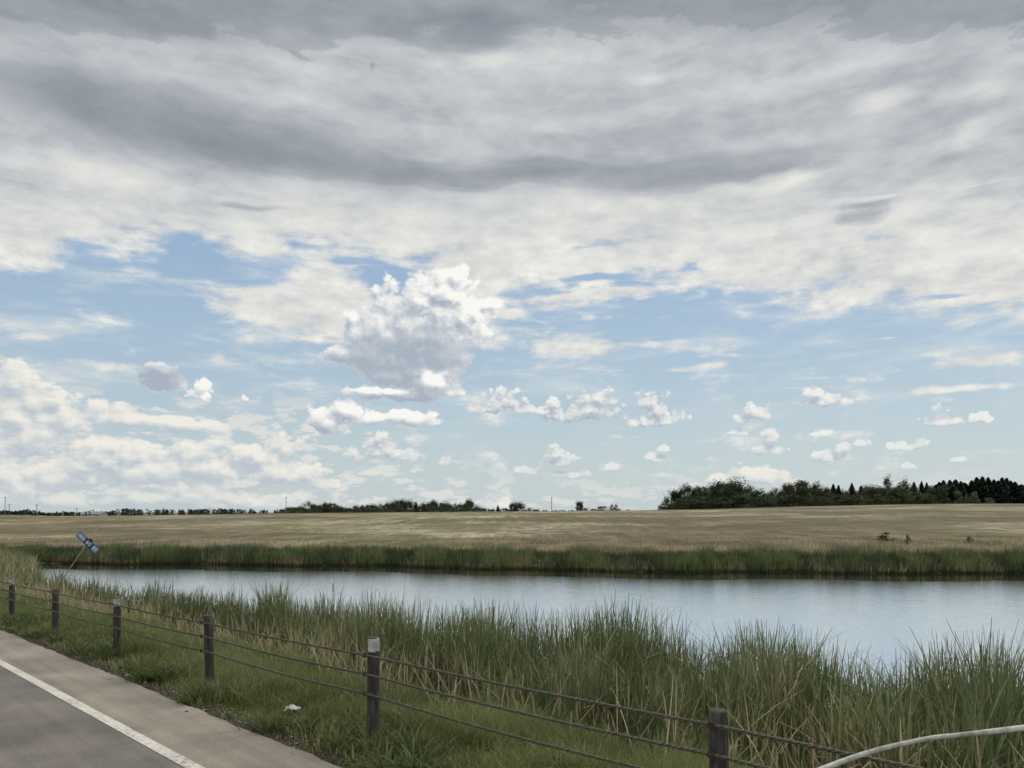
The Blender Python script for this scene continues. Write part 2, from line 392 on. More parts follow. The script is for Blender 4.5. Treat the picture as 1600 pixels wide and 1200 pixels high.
def yfar(x):
    return np.interp(x, [-200, -60, -34, -10, 4.6, 14, 22, 35, 60, 200], [66, 63, 60, 57.3, 52.8, 51.5, 51, 50, 49, 46]) + .5 * np.sin(x * .45) + .25 * np.sin(x * 1.3 + 1)
def ridge_z(x, y):
    px = 800 + x / np.maximum(y, 30) * F
    ry = np.interp(px, [-800, 0, 150, 300, 450, 700, 860, 1000, 1100, 1200, 1300, 1400, 1500, 1600, 2400], [808, 806, 806, 804, 801.5, 799.5, 798.5, 797, 795.5, 792.5, 790, 788, 786.8, 786.5, 783])
    return EYE + (800 - ry) / F * 300
def field_z(x, y):
    q = np.clip((y - yfar(x)) / (300 - yfar(x)), 0, 1)
    zr = ridge_z(x, y)
    z = .45 + (zr - .45) * (q ** .8) + .22 * np.sin(x * .021 + y * .04) * np.clip(q * 6, 0, 1) * (1 - q)
    far = np.clip((y - 300) / 500, 0, 1)
    z = np.where(y > 300, zr * (1 - far) ** 2 + far * (-1.5) - .004 * np.clip(y - 300, 0, 60) , z)
    return z
def ground_z(x, y):
    x = np.asarray(x, float); y = np.asarray(y, float); s, t = st(x, y)
    dr = np.interp(s, [-30, -12, -9, -8.7, -.56, -.35, 0, .6, 1.6, 3.2, 5.2, 7, 9, 12, 16], [1.2, .9, .1, .03, .03, .01, .03, .08, .32, .74, 1.32, 1.95, 2.55, 3.0, 3.4])
    bumps = np.where((s > .3) | (s < -9.5), .035 * wob(x, y, 1.0) + .02 * wob(x, y, 2.3, 1.0), 0)
    hv = np.maximum(road_z(t) - dr + bumps, -1.2)
    yf = yfar(x)
    hf = np.where(y > yf + 1.0, field_z(x, y), np.interp(y - yf, [-5, -1, 0, 1], [-1.2, -.15, .12, .45]))
    hl = np.clip((-.655 * y - x) * .25 + .05 * wob(x, y, .5), -1.2, .55) + np.zeros_like(hv)
    hl = np.where(y < 20, -1.2, hl)
    hr = np.clip((x - 75) * .2, -1.2, .6)
    hr = np.where(y < 20, -1.2, hr)
    return np.maximum(np.maximum(hv, hf), np.maximum(hl, hr))

def terrain():
    a = 8.0; u = np.linspace(-math.asinh(7000 / a), math.asinh(7000 / a), 380); gx = a * np.sinh(u)
    v = np.linspace(-math.asinh(1500 / 9.0), math.asinh(9000 / 9.0), 400); gy = 12 + 9.0 * np.sinh(v)
    X, Y = np.meshgrid(gx, gy); Z = ground_z(X, Y); s, t = st(X, Y)
    nx, ny = len(gx), len(gy)
    i = np.arange(nx * ny).reshape(ny, nx)
    q = np.stack([i[:-1, :-1], i[:-1, 1:], i[1:, 1:], i[1:, :-1]], -1).reshape(-1, 4)
    cx_ = (X[:-1, :-1] + X[1:, 1:]).ravel() / 2; cy_ = (Y[:-1, :-1] + Y[1:, 1:]).ravel() / 2
    isf = cy_ > yfar(cx_) + 1.6
    # green cover / bare soil masks
    verge = np.clip((s + .60) / .45, 0, 1)
    m_ground, T, b = mat('verge_soil', .95, .1)
    ge = T.node('ShaderNodeNewGeometry').outputs['Position']
    n = T.noise(ge, 2.2, 6, .65); n2 = T.noise(ge, 25, 4, .7)
    at = T.node('ShaderNodeAttribute', attribute_name='verge').outputs['Fac']
    green = T.ramp(n, [(.3, rgb(40, 48, 24)), (.5, rgb(62, 70, 36)), (.7, rgb(92, 88, 55))])
    grit = T.ramp(n2, [(.3, rgb(46, 42, 40)), (.5, rgb(70, 65, 61)), (.66, rgb(96, 89, 82)), (.78, rgb(138, 130, 118))])
    ed = T.math('ADD', at, T.math('MULTIPLY', T.math('SUBTRACT', T.noise(ge, 6, 4, .6), .5), .9))
    T.put(b.inputs['Base Color'], T.mix(T.smooth(ed, .35, .65), grit, green))
    bn = T.node('ShaderNodeBump'); bn.inputs['Distance'].default_value = .03; T.put(bn.inputs['Height'], n2); T.put(b.inputs['Normal'], bn.outputs[0])
    # hay field: pale mown swaths that follow the slope
    m_field, T, b = mat('mown_hay', .95, .1)
    ge = T.node('ShaderNodeNewGeometry').outputs['Position']
    sxyz = T.node('ShaderNodeSeparateXYZ'); T.put(sxyz.inputs[0], ge); x_, y_, z_ = sxyz.outputs
    w1 = T.noise(T.vec('MULTIPLY', ge, (.006, .018, 0)), 1, 4, .55, dim='2D')
    # swath lines: y bent by slow waves in x
    bend = T.math('ADD', T.math('MULTIPLY', T.math('SINE', T.math('MULTIPLY', x_, .045)), 5.0), T.math('MULTIPLY', T.math('SUBTRACT', w1, .5), 90))
    yy = T.math('ADD', y_, T.math('ADD', bend, T.math('MULTIPLY', x_, .35)))
    cmb = T.node('ShaderNodeCombineXYZ'); T.put(cmb.inputs[0], T.math('MULTIPLY', x_, .05)); T.put(cmb.inputs[1], T.math('MULTIPLY', yy, .055))
    sw = T.noise(cmb.outputs[0], 1, 5, .62, dim='2D')
    cm2 = T.node('ShaderNodeCombineXYZ'); T.put(cm2.inputs[0], T.math('MULTIPLY', x_, .5)); T.put(cm2.inputs[1], T.math('MULTIPLY', yy, .14))
    fine = T.noise(cm2.outputs[0], 1, 6, .7, dim='2D')
    lines = T.math('SINE', T.math('MULTIPLY', yy, 1.15))
    big = T.noise(T.vec('MULTIPLY', ge, (.018, .022, 0)), 1, 5, .55, dim='2D')
    big2 = T.noise(T.vec('MULTIPLY', ge, (.035, .03, 0)), 1.3, 4, .6, dim='2D')
    val = T.math('ADD', T.math('MULTIPLY', sw, .36), T.math('MULTIPLY', fine, .52))
    grain = T.noise(T.vec('MULTIPLY', ge, (2.2, .45, 0)), 1, 4, .7, dim='2D')
    val = T.math('ADD', val, T.math('MULTIPLY', T.math('SUBTRACT', grain, .5), .28))
    val = T.math('ADD', val, T.math('MULTIPLY', big, .22))
    val = T.math('ADD', val, T.math('MULTIPLY', lines, T.smooth(big2, .45, .6, 0, .06)))
    c = T.ramp(val, [(.38, rgb(78, 73, 60)), (.46, rgb(102, 96, 78)), (.53, rgb(122, 115, 94)), (.60, rgb(146, 138, 114)), (.68, rgb(172, 163, 137))])
    c = T.mix(T.smooth(big2, .50, .62, 0, .6), c, rgb(96, 100, 70))
    c = T.mix(T.smooth(big, .54, .42, 0, .5), c, rgb(92, 80, 66))
    T.put(b.inputs['Base Color'], c)
    bn = T.node('ShaderNodeBump'); bn.inputs['Distance'].default_value = .25; bn.inputs['Strength'].default_value = .7
    T.put(bn.inputs['Height'], fine); T.put(b.inputs['Normal'], bn.outputs[0])
    V = np.stack([X, Y, Z], -1).reshape(-1, 3)
    for name, sel, m in (('ground', ~isf, m_ground), ('field', isf, m_field)):
        qq = q[sel]; used = np.unique(qq); mp = np.zeros(nx * ny, np.int64); mp[used] = np.arange(len(used))
        me = np_mesh(name, V[used], quads=mp[qq], mats=[m], attr={'verge': verge.ravel()[used]}, smooth=True)
        o = mesh_obj(name, me); tag(o, kind='structure')
    # pond
    m, T, b = mat('pond_water', .06, .5)
    b.inputs['Base Color'].default_value = rgb(40, 44, 38); b.inputs['IOR'].default_value = 1.33
    gl = T.node('ShaderNodeBsdfGlossy'); gl.inputs['Color'].default_value = (.93, .94, .95, 1)
    fr = T.node('ShaderNodeFresnel')
    mx = T.node('ShaderNodeMixShader'); MXF = mx.inputs[0]; T.put(mx.inputs[1], b.outputs[0]); T.put(mx.inputs[2], gl.outputs[0])
    T.put(m.node_tree.nodes['Material Output'].inputs[0], mx.outputs[0])
    ge = T.node('ShaderNodeNewGeometry').outputs['Position']
    open_ = T.node('ShaderNodeAttribute', attribute_name='open').outputs['Fac']
    gust = T.noise(T.vec('MULTIPLY', ge, (.05, .22, 0)), 1, 3, .5, dim='2D')
    op = T.smooth(T.math('ADD', open_, T.math('MULTIPLY', T.math('SUBTRACT', gust, .5), .35)), .35, .6)
    fr.inputs['IOR'].default_value = 1.33; T.put(MXF, T.math('MAXIMUM', fr.outputs[0], T.math('MULTIPLY', op, .9))); rr_ = T.smooth(op, 0, 1, .03, .13); T.put(b.inputs['Roughness'], rr_); T.put(gl.inputs['Roughness'], rr_)
    h = T.noise(T.vec('MULTIPLY', ge, (1.2, 3.0, 0)), 1, 3, .55, dim='2D')
    h2 = T.noise(T.vec('MULTIPLY', ge, (6, 14, 0)), 1, 3, .6, dim='2D')
    bn = T.node('ShaderNodeBump'); bn.inputs['Distance'].default_value = .035
    T.put(bn.inputs['Strength'], T.smooth(op, 0, 1, .10, .28))
    T.put(bn.inputs['Height'], T.math('ADD', h, T.math('MULTIPLY', h2, .25))); T.put(b.inputs['Normal'], bn.outputs[0]); T.put(gl.inputs['Normal'], bn.outputs[0])
    gx, gy = np.meshgrid(np.linspace(-90, 110, 160), np.linspace(4, 75, 140)); i = np.arange(gx.size).reshape(gx.shape)
    opn = np.clip((yfar(gx) - gy - 4.2) / 3.0, 0, 1)
    me = np_mesh('pond_water', np.stack([gx, gy, gx * 0], -1).reshape(-1, 3), quads=np.stack([i[:-1, :-1], i[:-1, 1:], i[1:, 1:], i[1:, :-1]], -1).reshape(-1, 4), mats=[m], attr={'open': opn.ravel()})
    tag(mesh_obj('pond_water', me), kind='structure')
terrain()

# ------------------------------------------------------------------ road
def strip(name, s0, s1, dz, m, t0=-60, t1=75, n=260, wavy=0.0, kind='structure'):
    t = np.linspace(t0, t1, n); V = []
    for k, ss in ((0, s0), (1, s1)):
        off = wavy * (wob(t * 2.3, t * .7 + 9, 1.0) * .6 + wob(t * 9.1, t, 1.0) * .4) if k else 0
        x, y = xy(ss + off, t); V.append(np.stack([x, y, road_z(t) + dz], -1))
    V = np.concatenate(V); i = np.arange(n - 1)
    q = np.stack([i + n, i, i + 1, i + n + 1], -1)
    return tag(mesh_obj(name, np_mesh(name, V, quads=q, mats=[m])), kind=kind)
def asphalt(name, c0, c1, c2):
    m, T, b = mat(name, .92, .15)
    ge = T.node('ShaderNodeNewGeometry').outputs['Position']
    r = T.vec('MULTIPLY', ge, (1, 1, 0))
    big = T.noise(r, .9, 4, .6); fine = T.noise(r, 75, 4, .8)
    rot = T.node('ShaderNodeVectorRotate', rotation_type='Z_AXIS'); T.put(rot.inputs['Vector'], ge); rot.inputs['Angle'].default_value = math.atan2(.713, .701)
    streak = T.noise(T.vec('MULTIPLY', rot.outputs[0], (.12, 6, 0)), 1, 5, .6)
    v = T.math('ADD', T.math('MULTIPLY', big, .35), T.math('ADD', T.math('MULTIPLY', fine, .54), T.math('MULTIPLY', streak, .18)))
    T.put(b.inputs['Base Color'], T.ramp(v, [(.40, c0), (.53, c1), (.66, c2)]))
    bn = T.node('ShaderNodeBump'); bn.inputs['Distance'].default_value = .004; bn.inputs['Strength'].default_value = .8
    T.put(bn.inputs['Height'], fine); T.put(b.inputs['Normal'], bn.outputs[0])
    return m
ROAD = asphalt('lane_asphalt', rgb(84, 80, 78), rgb(112, 107, 103), rgb(140, 134, 128))
SHOULDER = asphalt('shoulder_asphalt', rgb(100, 95, 87), rgb(133, 127, 117), rgb(166, 159, 148))
strip('road', -8.7, -1.24, 0.0, ROAD)
strip('road_shoulder', -1.24, -0.52, 0.0, SHOULDER, n=1400, wavy=.035)
m, T, b = mat('road_paint', .8, .2)
ge = T.node('ShaderNodeNewGeometry').outputs['Position']
n = T.noise(T.vec('MULTIPLY', ge, (1, 1, 0)), 22, 5, .75); nb = T.noise(ge, 1.5, 3, .6)
v = T.math('ADD', T.math('MULTIPLY', n, .75), T.math('MULTIPLY', nb, .25))
T.put(b.inputs['Base Color'], T.ramp(v, [(.37, rgb(116, 111, 105)), (.43, rgb(158, 154, 145)), (.47, rgb(184, 181, 172)), (.56, rgb(201, 199, 190)), (.72, rgb(216, 214, 206))]))
strip('edge_line', -1.295, -1.195, .004, m, n=1400, wavy=.006)
strip('centre_line', -4.95, -4.83, .004, noise_mat('yellow_paint', [(.35, rgb(120, 100, 50)), (.6, rgb(190, 155, 60))], 6), n=300)

# gravel and dust along the asphalt edge
def rocks(n, s0, s1, t0, t1, size, seed, name, m):
    r = np.random.default_rng(seed)
    s = r.normal((s0 + s1) / 2, (s1 - s0) / 2.6, n); t = t0 + (t1 - t0) * r.random(n) ** 1.6
    x, y = xy(s, t); z = np.maximum(ground_z(x, y), np.where(s < -.6, road_z(t), -9))
    sz = size * np.exp(r.normal(0, .55, n)) * .6
    ico = np.array([(0, 0, 1), (.9, 0, .3), (.25, .85, .3), (-.75, .5, .25), (-.7, -.55, .35), (.3, -.85, .2), (0, 0, -.6)])
    tri = np.array([(0, 1, 2), (0, 2, 3), (0, 3, 4), (0, 4, 5), (0, 5, 1), (6, 2, 1), (6, 3, 2), (6, 4, 3), (6, 5, 4), (6, 1, 5)])
    ang = r.random(n) * 6.28; ca, sa = np.cos(ang), np.sin(ang)
    L = ico[None] * (1 + r.normal(0, .18, (n, 7, 3))) * sz[:, None, None] * np.array([1.2, .9, .6])
    V = np.stack([L[..., 0] * ca[:, None] - L[..., 1] * sa[:, None] + x[:, None], L[..., 0] * sa[:, None] + L[..., 1] * ca[:, None] + y[:, None], L[..., 2] + z[:, None] + sz[:, None] * .15], -1).reshape(-1, 3)
    tr = (tri[None] + (np.arange(n) * 7)[:, None, None]).reshape(-1, 3)
    return mesh_obj(name, np_mesh(name, V, tris=tr, mats=[m], attr={'tint': np.repeat(r.random(n), 7)}))
GRAVEL = leaf_mat('gravel_stone', [(0, rgb(62, 56, 52)), (.55, rgb(96, 88, 80)), (.85, rgb(138, 130, 118)), (1, rgb(178, 172, 160))], trans=0.0, rough=.9)
tag(rocks(20000, -.50, -.30, -5, 34, .008, 3, 'gravel', GRAVEL), 'dark loose gravel along the edge of the road shoulder', 'gravel', kind='stuff')

# ------------------------------------------------------------------ blades of every kind
def blades(x, y, z, h, w, yaw, lean, bend, segs, tint, tipw=0.12, kink=None, r=rng):
    """n ribbons; yaw = lean direction, lean = tan of the base lean, bend = extra curl of the tip"""
    n = len(x); k = np.arange(segs + 1) / segs
    wy = yaw + math.pi / 2 + r.normal(0, .6, n)
    out = np.zeros((n, segs + 1, 3)); ho = lean[:, None] * k + bend[:, None] * k ** 2.6
    if kink is not None:                       # broken stalks fold over at a height
        kk = np.maximum(k[None] - kink[:, None], 0); ho = ho + kk * 1.1; vert = k[None] - kk * 1.25
    else: vert = k[None] - .22 * (bend[:, None] ** 2) * k ** 3
    px_ = x[:, None] + np.cos(yaw)[:, None] * ho * h[:, None]; py_ = y[:, None] + np.sin(yaw)[:, None] * ho * h[:, None]
    pz_ = z[:, None] + vert * h[:, None]
    prof = np.clip(1.15 - k ** 3.2, tipw, 1.0); prof[-1] = tipw
    hw = w[:, None] * prof[None] / 2
    A = np.stack([px_ - np.cos(wy)[:, None] * hw, py_ - np.sin(wy)[:, None] * hw, pz_], -1)
    B = np.stack([px_ + np.cos(wy)[:, None] * hw, py_ + np.sin(wy)[:, None] * hw, pz_], -1)
    V = np.stack([A, B], 2).reshape(-1, 3)
    m = 2 * (segs + 1); i = np.arange(segs) * 2
    q = np.stack([i, i + 1, i + 3, i + 2], -1); Q = (q[None] + (np.arange(n) * m)[:, None, None]).reshape(-1, 4)
    return V, Q, np.repeat(tint, m)
def join(parts):
    V = []; Q = []; Tn = []; o = 0
    for v, q, t in parts: V.append(v); Q.append(q + o); Tn.append(t); o += len(v)
    return np.concatenate(V), np.concatenate(Q), np.concatenate(Tn)
def stuff(name, parts, m, label, cat):
    V, Q, Tn = join(parts)
    return tag(mesh_obj(name, np_mesh(name, V, quads=Q, mats=[m], attr={'tint': Tn})), label, cat, kind='stuff')
def inview(x, y, mg=140):
    return (y > .8) & (np.abs(x) < y * (800 + mg) / F + 1.5)
def clump(x, y, seed, size, contrast=1.0):
    r = np.random.default_rng(seed); v = np.zeros_like(x)
    for i in range(7):
        a = r.random() * 6.28; f = 6.28 / (size * (0.5 + 1.6 * r.random()))
        v += np.sin((x * math.cos(a) + y * math.sin(a)) * f + r.random() * 6.28 + 1.2 * np.sin((x * math.sin(a) - y * math.cos(a)) * f * .7))
    return np.clip(.5 + v / 7 * 1.6 * contrast, 0, 1)

GRASS = leaf_mat('grass_blade', [(0, rgb(70, 82, 47)), (.35, rgb(98, 110, 64)), (.65, rgb(122, 133, 82)), (.85, rgb(148, 149, 106)), (1, rgb(182, 172, 132))], trans=.4)
# tint: 0..0.72 green, 1 dry
def verge_grass():
    parts = []
    for t0, t1, n, wmul in ((-4, 6, 190000, 1.0), (6, 16, 110000, 1.6), (16, 45, 70000, 3.0)):
        s = rng.uniform(-.50, 6.4, n); t = rng.uniform(t0, t1, n); x, y = xy(s, t)
        dens = clump(x, y, 5, 1.1); edge = np.clip((s + .50 - .16 * wob(x * 3, y * 3)) / .55, 0, 1)
        keep = inview(x, y) & (rng.random(n) < (.35 + .65 * dens) * edge ** .6)
        x, y, s, t, dens, edge = (a[keep] for a in (x, y, s, t, dens, edge)); n = len(x)
        big = clump(x, y, 9, 2.8)
        h = (.07 + .13 * dens + .10 * big * np.clip(s / 2, 0, 1)) * (.45 + .55 * edge) * rng.uniform(.5, 1.35, n)
        dry = rng.random(n) < (.06 + .35 * (1 - edge) + .10 * (clump(x, y, 21, .9) > .72))
        tint = np.where(dry, rng.uniform(.82, 1, n), np.clip(.12 + .40 * big + .22 * dens * rng.random(n) + rng.normal(0, .08, n), 0, .78))
        parts.append(blades(x, y, ground_z(x, y) - .01, h, rng.uniform(.003, .0065, n) * wmul, rng.uniform(0, 6.28, n), rng.uniform(.05, .5, n), rng.uniform(0, .9, n), 3, tint))
    # broad-leaved weeds near the gravel edge, in dark tufts
    for i in range(150):
        t = rng.uniform(-3, 24); s = rng.choice([rng.normal(-.15, .12), rng.uniform(0, 3.5)]); cx_, cy_ = xy(s, t); n = 60
        a = rng.uniform(0, 6.28, n); rr = rng.gamma(2, .035, n); x = cx_ + np.cos(a) * rr; y = cy_ + np.sin(a) * rr
        parts.append(blades(x, y, ground_z(x, y), rng.uniform(.05, .19, n), rng.uniform(.010, .020, n), a, rng.uniform(.2, 1.0, n), rng.uniform(.2, 1.0, n), 3, rng.uniform(0, .35, n)))
    return stuff('grass', parts, GRASS, 'short green roadside grass between the gravel edge and the cattails', 'grass')
verge_grass()

REED = leaf_mat('cattail_leaf', [(0, rgb(62, 72, 48)), (.3, rgb(86, 98, 64)), (.55, rgb(110, 120, 82)), (.72, rgb(134, 139, 100)), (.8, rgb(156, 146, 116)), (1, rgb(198, 184, 150))], trans=.32)
def near_cattails():
    parts = []; heads = []
    for t0, t1, dn, wm, sg in ((-14, 5, 500, 2.05, 6), (5, 15, 390, 2.2, 5), (15, 48, 190, 2.9, 4)):
        area = (t1 - t0) * 12; n = int(area * dn * 1.15)
        t = rng.uniform(t0, t1, n); s = rng.uniform(2.2, 18, n); x, y = xy(s, t); so = shore_s(t)
        cl = clump(x, y, 31, 1.6); cl2 = clump(x, y, 37, 3.4)
        ragged = so + .9 * (cl2 - .5) * 2 + .35 * (cl - .5)
        front = 3.7 - 1.1 * np.clip((9 - t) / 9, 0, 1) + 1.2 * (clump(x, y, 41, 2.2) - .5)
        # thick at the landward side and the outer rim, thin stems beyond
        p = np.where(s < ragged, .55 + .45 * cl, np.where(s < ragged + .8, .16 * cl, 0)) * np.clip((s - front) / .7, 0, 1)
        keep = inview(x, y, 200) & (rng.random(n) < p); x, y, s, t, cl, cl2, so = (a[keep] for a in (x, y, s, t, cl, cl2, so)); n = len(x)
        gz = np.maximum(ground_z(x, y), -.25)
        land = np.clip((s - 3.0) / 4.6, 0, 1)
        h = (.62 + 1.02 * land + .30 * (cl2 - .5) + .22 * (cl - .5)) * (1.12 - .55 * rng.random(n) ** 1.6)
        h = h * np.interp(t, [-10, -3, 0, 5, 14, 30], [1.18, 1.16, 1.10, 1.03, .95, .92]) * (1 + .30 * (cl - .5)) * np.interp(800 + x / y * F, [500, 800, 950, 1090, 1190, 1320, 1450, 1550, 1620], [1.04, 1.0, 1.05, .90, 1.0, .86, .84, .96, .84])
        old = clump(x, y, 47, 1.9)
        dry = rng.random(n) < np.where(old > .50, .52, .28)
        tint = np.where(dry, rng.uniform(.80, 1, n), np.clip(.08 + .42 * cl + rng.normal(0, .10, n) + .12 * clump(x, y, 51, 4), 0, .72))
        hh = np.where(dry, h * rng.uniform(.42, .88, n), h)
        parts.append(blades(x, y, gz - .02, hh, rng.uniform(.007, .014, n) * wm, rng.uniform(0, 6.28, n), rng.uniform(.0, .10, n), rng.gamma(1.5, .07, n) + (rng.random(n) < .12) * rng.uniform(.2, .6, n), sg, tint, tipw=.2))
        # extra leaning companions of each clump
        j = rng.random(n) < .22; m_ = j.sum()
        parts.append(blades(x[j] + rng.normal(0, .04, m_), y[j] + rng.normal(0, .04, m_), gz[j], h[j] * rng.uniform(.5, .95, m_), rng.uniform(.006, .012, m_) * wm, rng.uniform(0, 6.28, m_),
                            rng.uniform(.05, .26, m_), rng.uniform(.05, .4, m_), sg, np.clip(tint[j] + rng.normal(0, .05, m_), 0, 1)))
        # low young leaves that fill the foot of the stand
        j = rng.random(n) < .5; m_ = j.sum()
        parts.append(blades(x[j] + rng.normal(0, .08, m_), y[j] + rng.normal(0, .08, m_), gz[j], h[j] * rng.uniform(.3, .62, m_), rng.uniform(.008, .014, m_) * wm, rng.uniform(0, 6.28, m_),
                            rng.uniform(.0, .2, m_), rng.uniform(.0, .3, m_), sg - 2, np.clip(tint[j] * rng.uniform(.5, 1.1, m_), 0, 1)))
        # broken old stalks
        j = rng.random(n) < .035; m_ = j.sum()
        parts.append(blades(x[j], y[j], gz[j], h[j] * rng.uniform(.45, .8, m_), rng.uniform(.009, .016, m_) * wm, rng.uniform(0, 6.28, m_), rng.uniform(.0, .35, m_), np.zeros(m_), 8,
                            rng.uniform(.86, 1, m_), kink=rng.uniform(.4, .8, m_)))
        j = np.where((rng.random(n) < .003) & (s > so - 2.4) & (s < so - .3))[0]
        heads += [(x[i], y[i], gz[i], h[i] * rng.uniform(1.0, 1.16), rng.uniform(0, 6.28), rng.uniform(0, .08)) for i in j]
    # litter of fallen stems at the landward foot
    n = 3000; t = rng.uniform(-6, 32, n); s = 3.6 + rng.normal(0, .8, n); x, y = xy(s, t)
    parts.append(blades(x, y, ground_z(x, y), rng.uniform(.25, .8, n), rng.uniform(.007, .014, n), rng.uniform(0, 6.28, n), rng.uniform(.1, 1.1, n), rng.uniform(-.3, .6, n), 4, rng.uniform(.76, 1, n)))
    stuff('cattails', parts, REED, 'dense green cattails with dead tan stalks on the near bank of the pond', 'cattails')
    mb = MB()
    for x, y, z, h, a, l in heads:
        dx, dy = math.cos(a) * l, math.sin(a) * l
        f = lambda k: (x + dx * h * k, y + dy * h * k, z + h * k)
        mb.ring_tube([f(0), f(.86)], .0035, 4, cap=False)
        mb.ring_tube([f(.84), f(.85), f(.93), f(.94)], [.004, .011, .011, .004], 6)
        mb.ring_tube([f(.94), f(1.02)], [.003, .001], 4, cap=False)
    o = mb.build('cattail_heads', noise_mat('seed_head', [(.3, rgb(58, 44, 30)), (.7, rgb(94, 76, 54))], 20))
    tag(o, 'brown seed heads on thin stems standing among the near cattails', 'cattails', kind='stuff')
near_cattails()

FARREED = leaf_mat('far_cattail_leaf', [(0, rgb(66, 78, 54)), (.35, rgb(94, 108, 72)), (.65, rgb(122, 134, 92)), (.78, rgb(144, 134, 104)), (1, rgb(200, 184, 152))], trans=.3)
def waterline_shade(m):  # dark waterline reflection painted into the colour of the reed feet
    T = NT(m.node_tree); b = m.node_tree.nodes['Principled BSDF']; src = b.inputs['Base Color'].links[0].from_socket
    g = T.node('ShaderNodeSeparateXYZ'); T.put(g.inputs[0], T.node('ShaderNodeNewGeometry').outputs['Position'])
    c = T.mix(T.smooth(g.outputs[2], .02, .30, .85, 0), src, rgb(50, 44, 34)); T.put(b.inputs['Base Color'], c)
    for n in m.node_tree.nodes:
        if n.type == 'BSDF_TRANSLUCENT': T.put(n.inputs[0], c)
waterline_shade(FARREED)
def far_cattails():
    parts = []
    n = 105000; x = rng.uniform(-66, 62, n); d = rng.uniform(-.6, 2.4, n) ; y = yfar(x) + d
    cl = clump(x, y * .6, 61, 3.0); c2 = clump(x, y, 67, .9)
    keep = (rng.random(n) < .35 + .65 * c2); x, y, d, cl, c2 = (a[keep] for a in (x, y, d, cl, c2)); n = len(x)
    h = (.94 + .38 * (cl - .4) + .14 * (c2 - .5)) * rng.uniform(.75, 1.12, n) * np.interp(x, [-60, -10, 30], [.95, 1.0, 1.06])
    c3 = clump(x, y, 69, 5.0); dry = (rng.random(n) < np.where((c3 > .46) & (d < 1.0), .5, .10))
    hh = np.where(dry, h * rng.uniform(.4, .8, n), h)
    tint = np.where(dry, rng.uniform(.76, 1, n), np.clip(.10 + .42 * cl + rng.normal(0, .10, n), 0, .72))
    parts.append(blades(x, y, np.maximum(ground_z(x, y), -.1) - .02, hh, rng.uniform(.020, .038, n), rng.uniform(0, 6.28, n), rng.uniform(0, .2, n), rng.gamma(1.4, .12, n), 3, tint))
    # the pond's left end
    n = 26000; y = rng.uniform(27, 62, n); x = -.655 * y - rng.uniform(-.5, 16, n)
    keep = inview(x, y, 200) & (rng.random(n) < .3 + .7 * clump(x, y, 71, 3)); x, y = x[keep], y[keep]; n = len(x)
    dry = rng.random(n) < np.where(clump(x, y, 73, 4) > .5, .65, .15)
    parts.append(blades(x, y, np.maximum(ground_z(x, y), -.1), rng.uniform(.5, 1.15, n), rng.uniform(.016, .03, n), rng.uniform(0, 6.28, n), rng.uniform(0, .3, n), rng.uniform(0, .5, n), 3,
                        np.where(dry, rng.uniform(.8, 1, n), rng.uniform(.1, .6, n))))
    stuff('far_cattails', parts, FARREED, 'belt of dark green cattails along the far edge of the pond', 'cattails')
far_cattails()
DRY = leaf_mat('dry_grass_blade', [(0, rgb(104, 100, 76)), (.5, rgb(150, 139, 113)), (1, rgb(190, 177, 148))], trans=.35)
def dry_grass():
    n = 70000; x = rng.uniform(-80, 75, n); d = 3.0 + 26 * rng.random(n) ** 1.5; y = yfar(x) + d
    keep = inview(x, y, 160); x, y, d = x[keep], y[keep], d[keep]; n = len(x)
    h = rng.uniform(.35, .8, n) * np.interp(d, [3, 12, 30], [1.1, .7, .25]) * (.7 + .5 * clump(x, y, 81, 4))
    stuff('dry_grass', [blades(x, y, ground_z(x, y) - .02, h, rng.uniform(.02, .04, n), rng.uniform(0, 6.28, n), rng.uniform(.1, .5, n), rng.uniform(.1, .8, n), 3, np.clip(rng.normal(.12, .14, n) + .75 * clump(x, y * .5, 83, 7), 0, 1))],
          DRY, 'tall tan dry grass between the far cattails and the hay field', 'grass')
dry_grass()

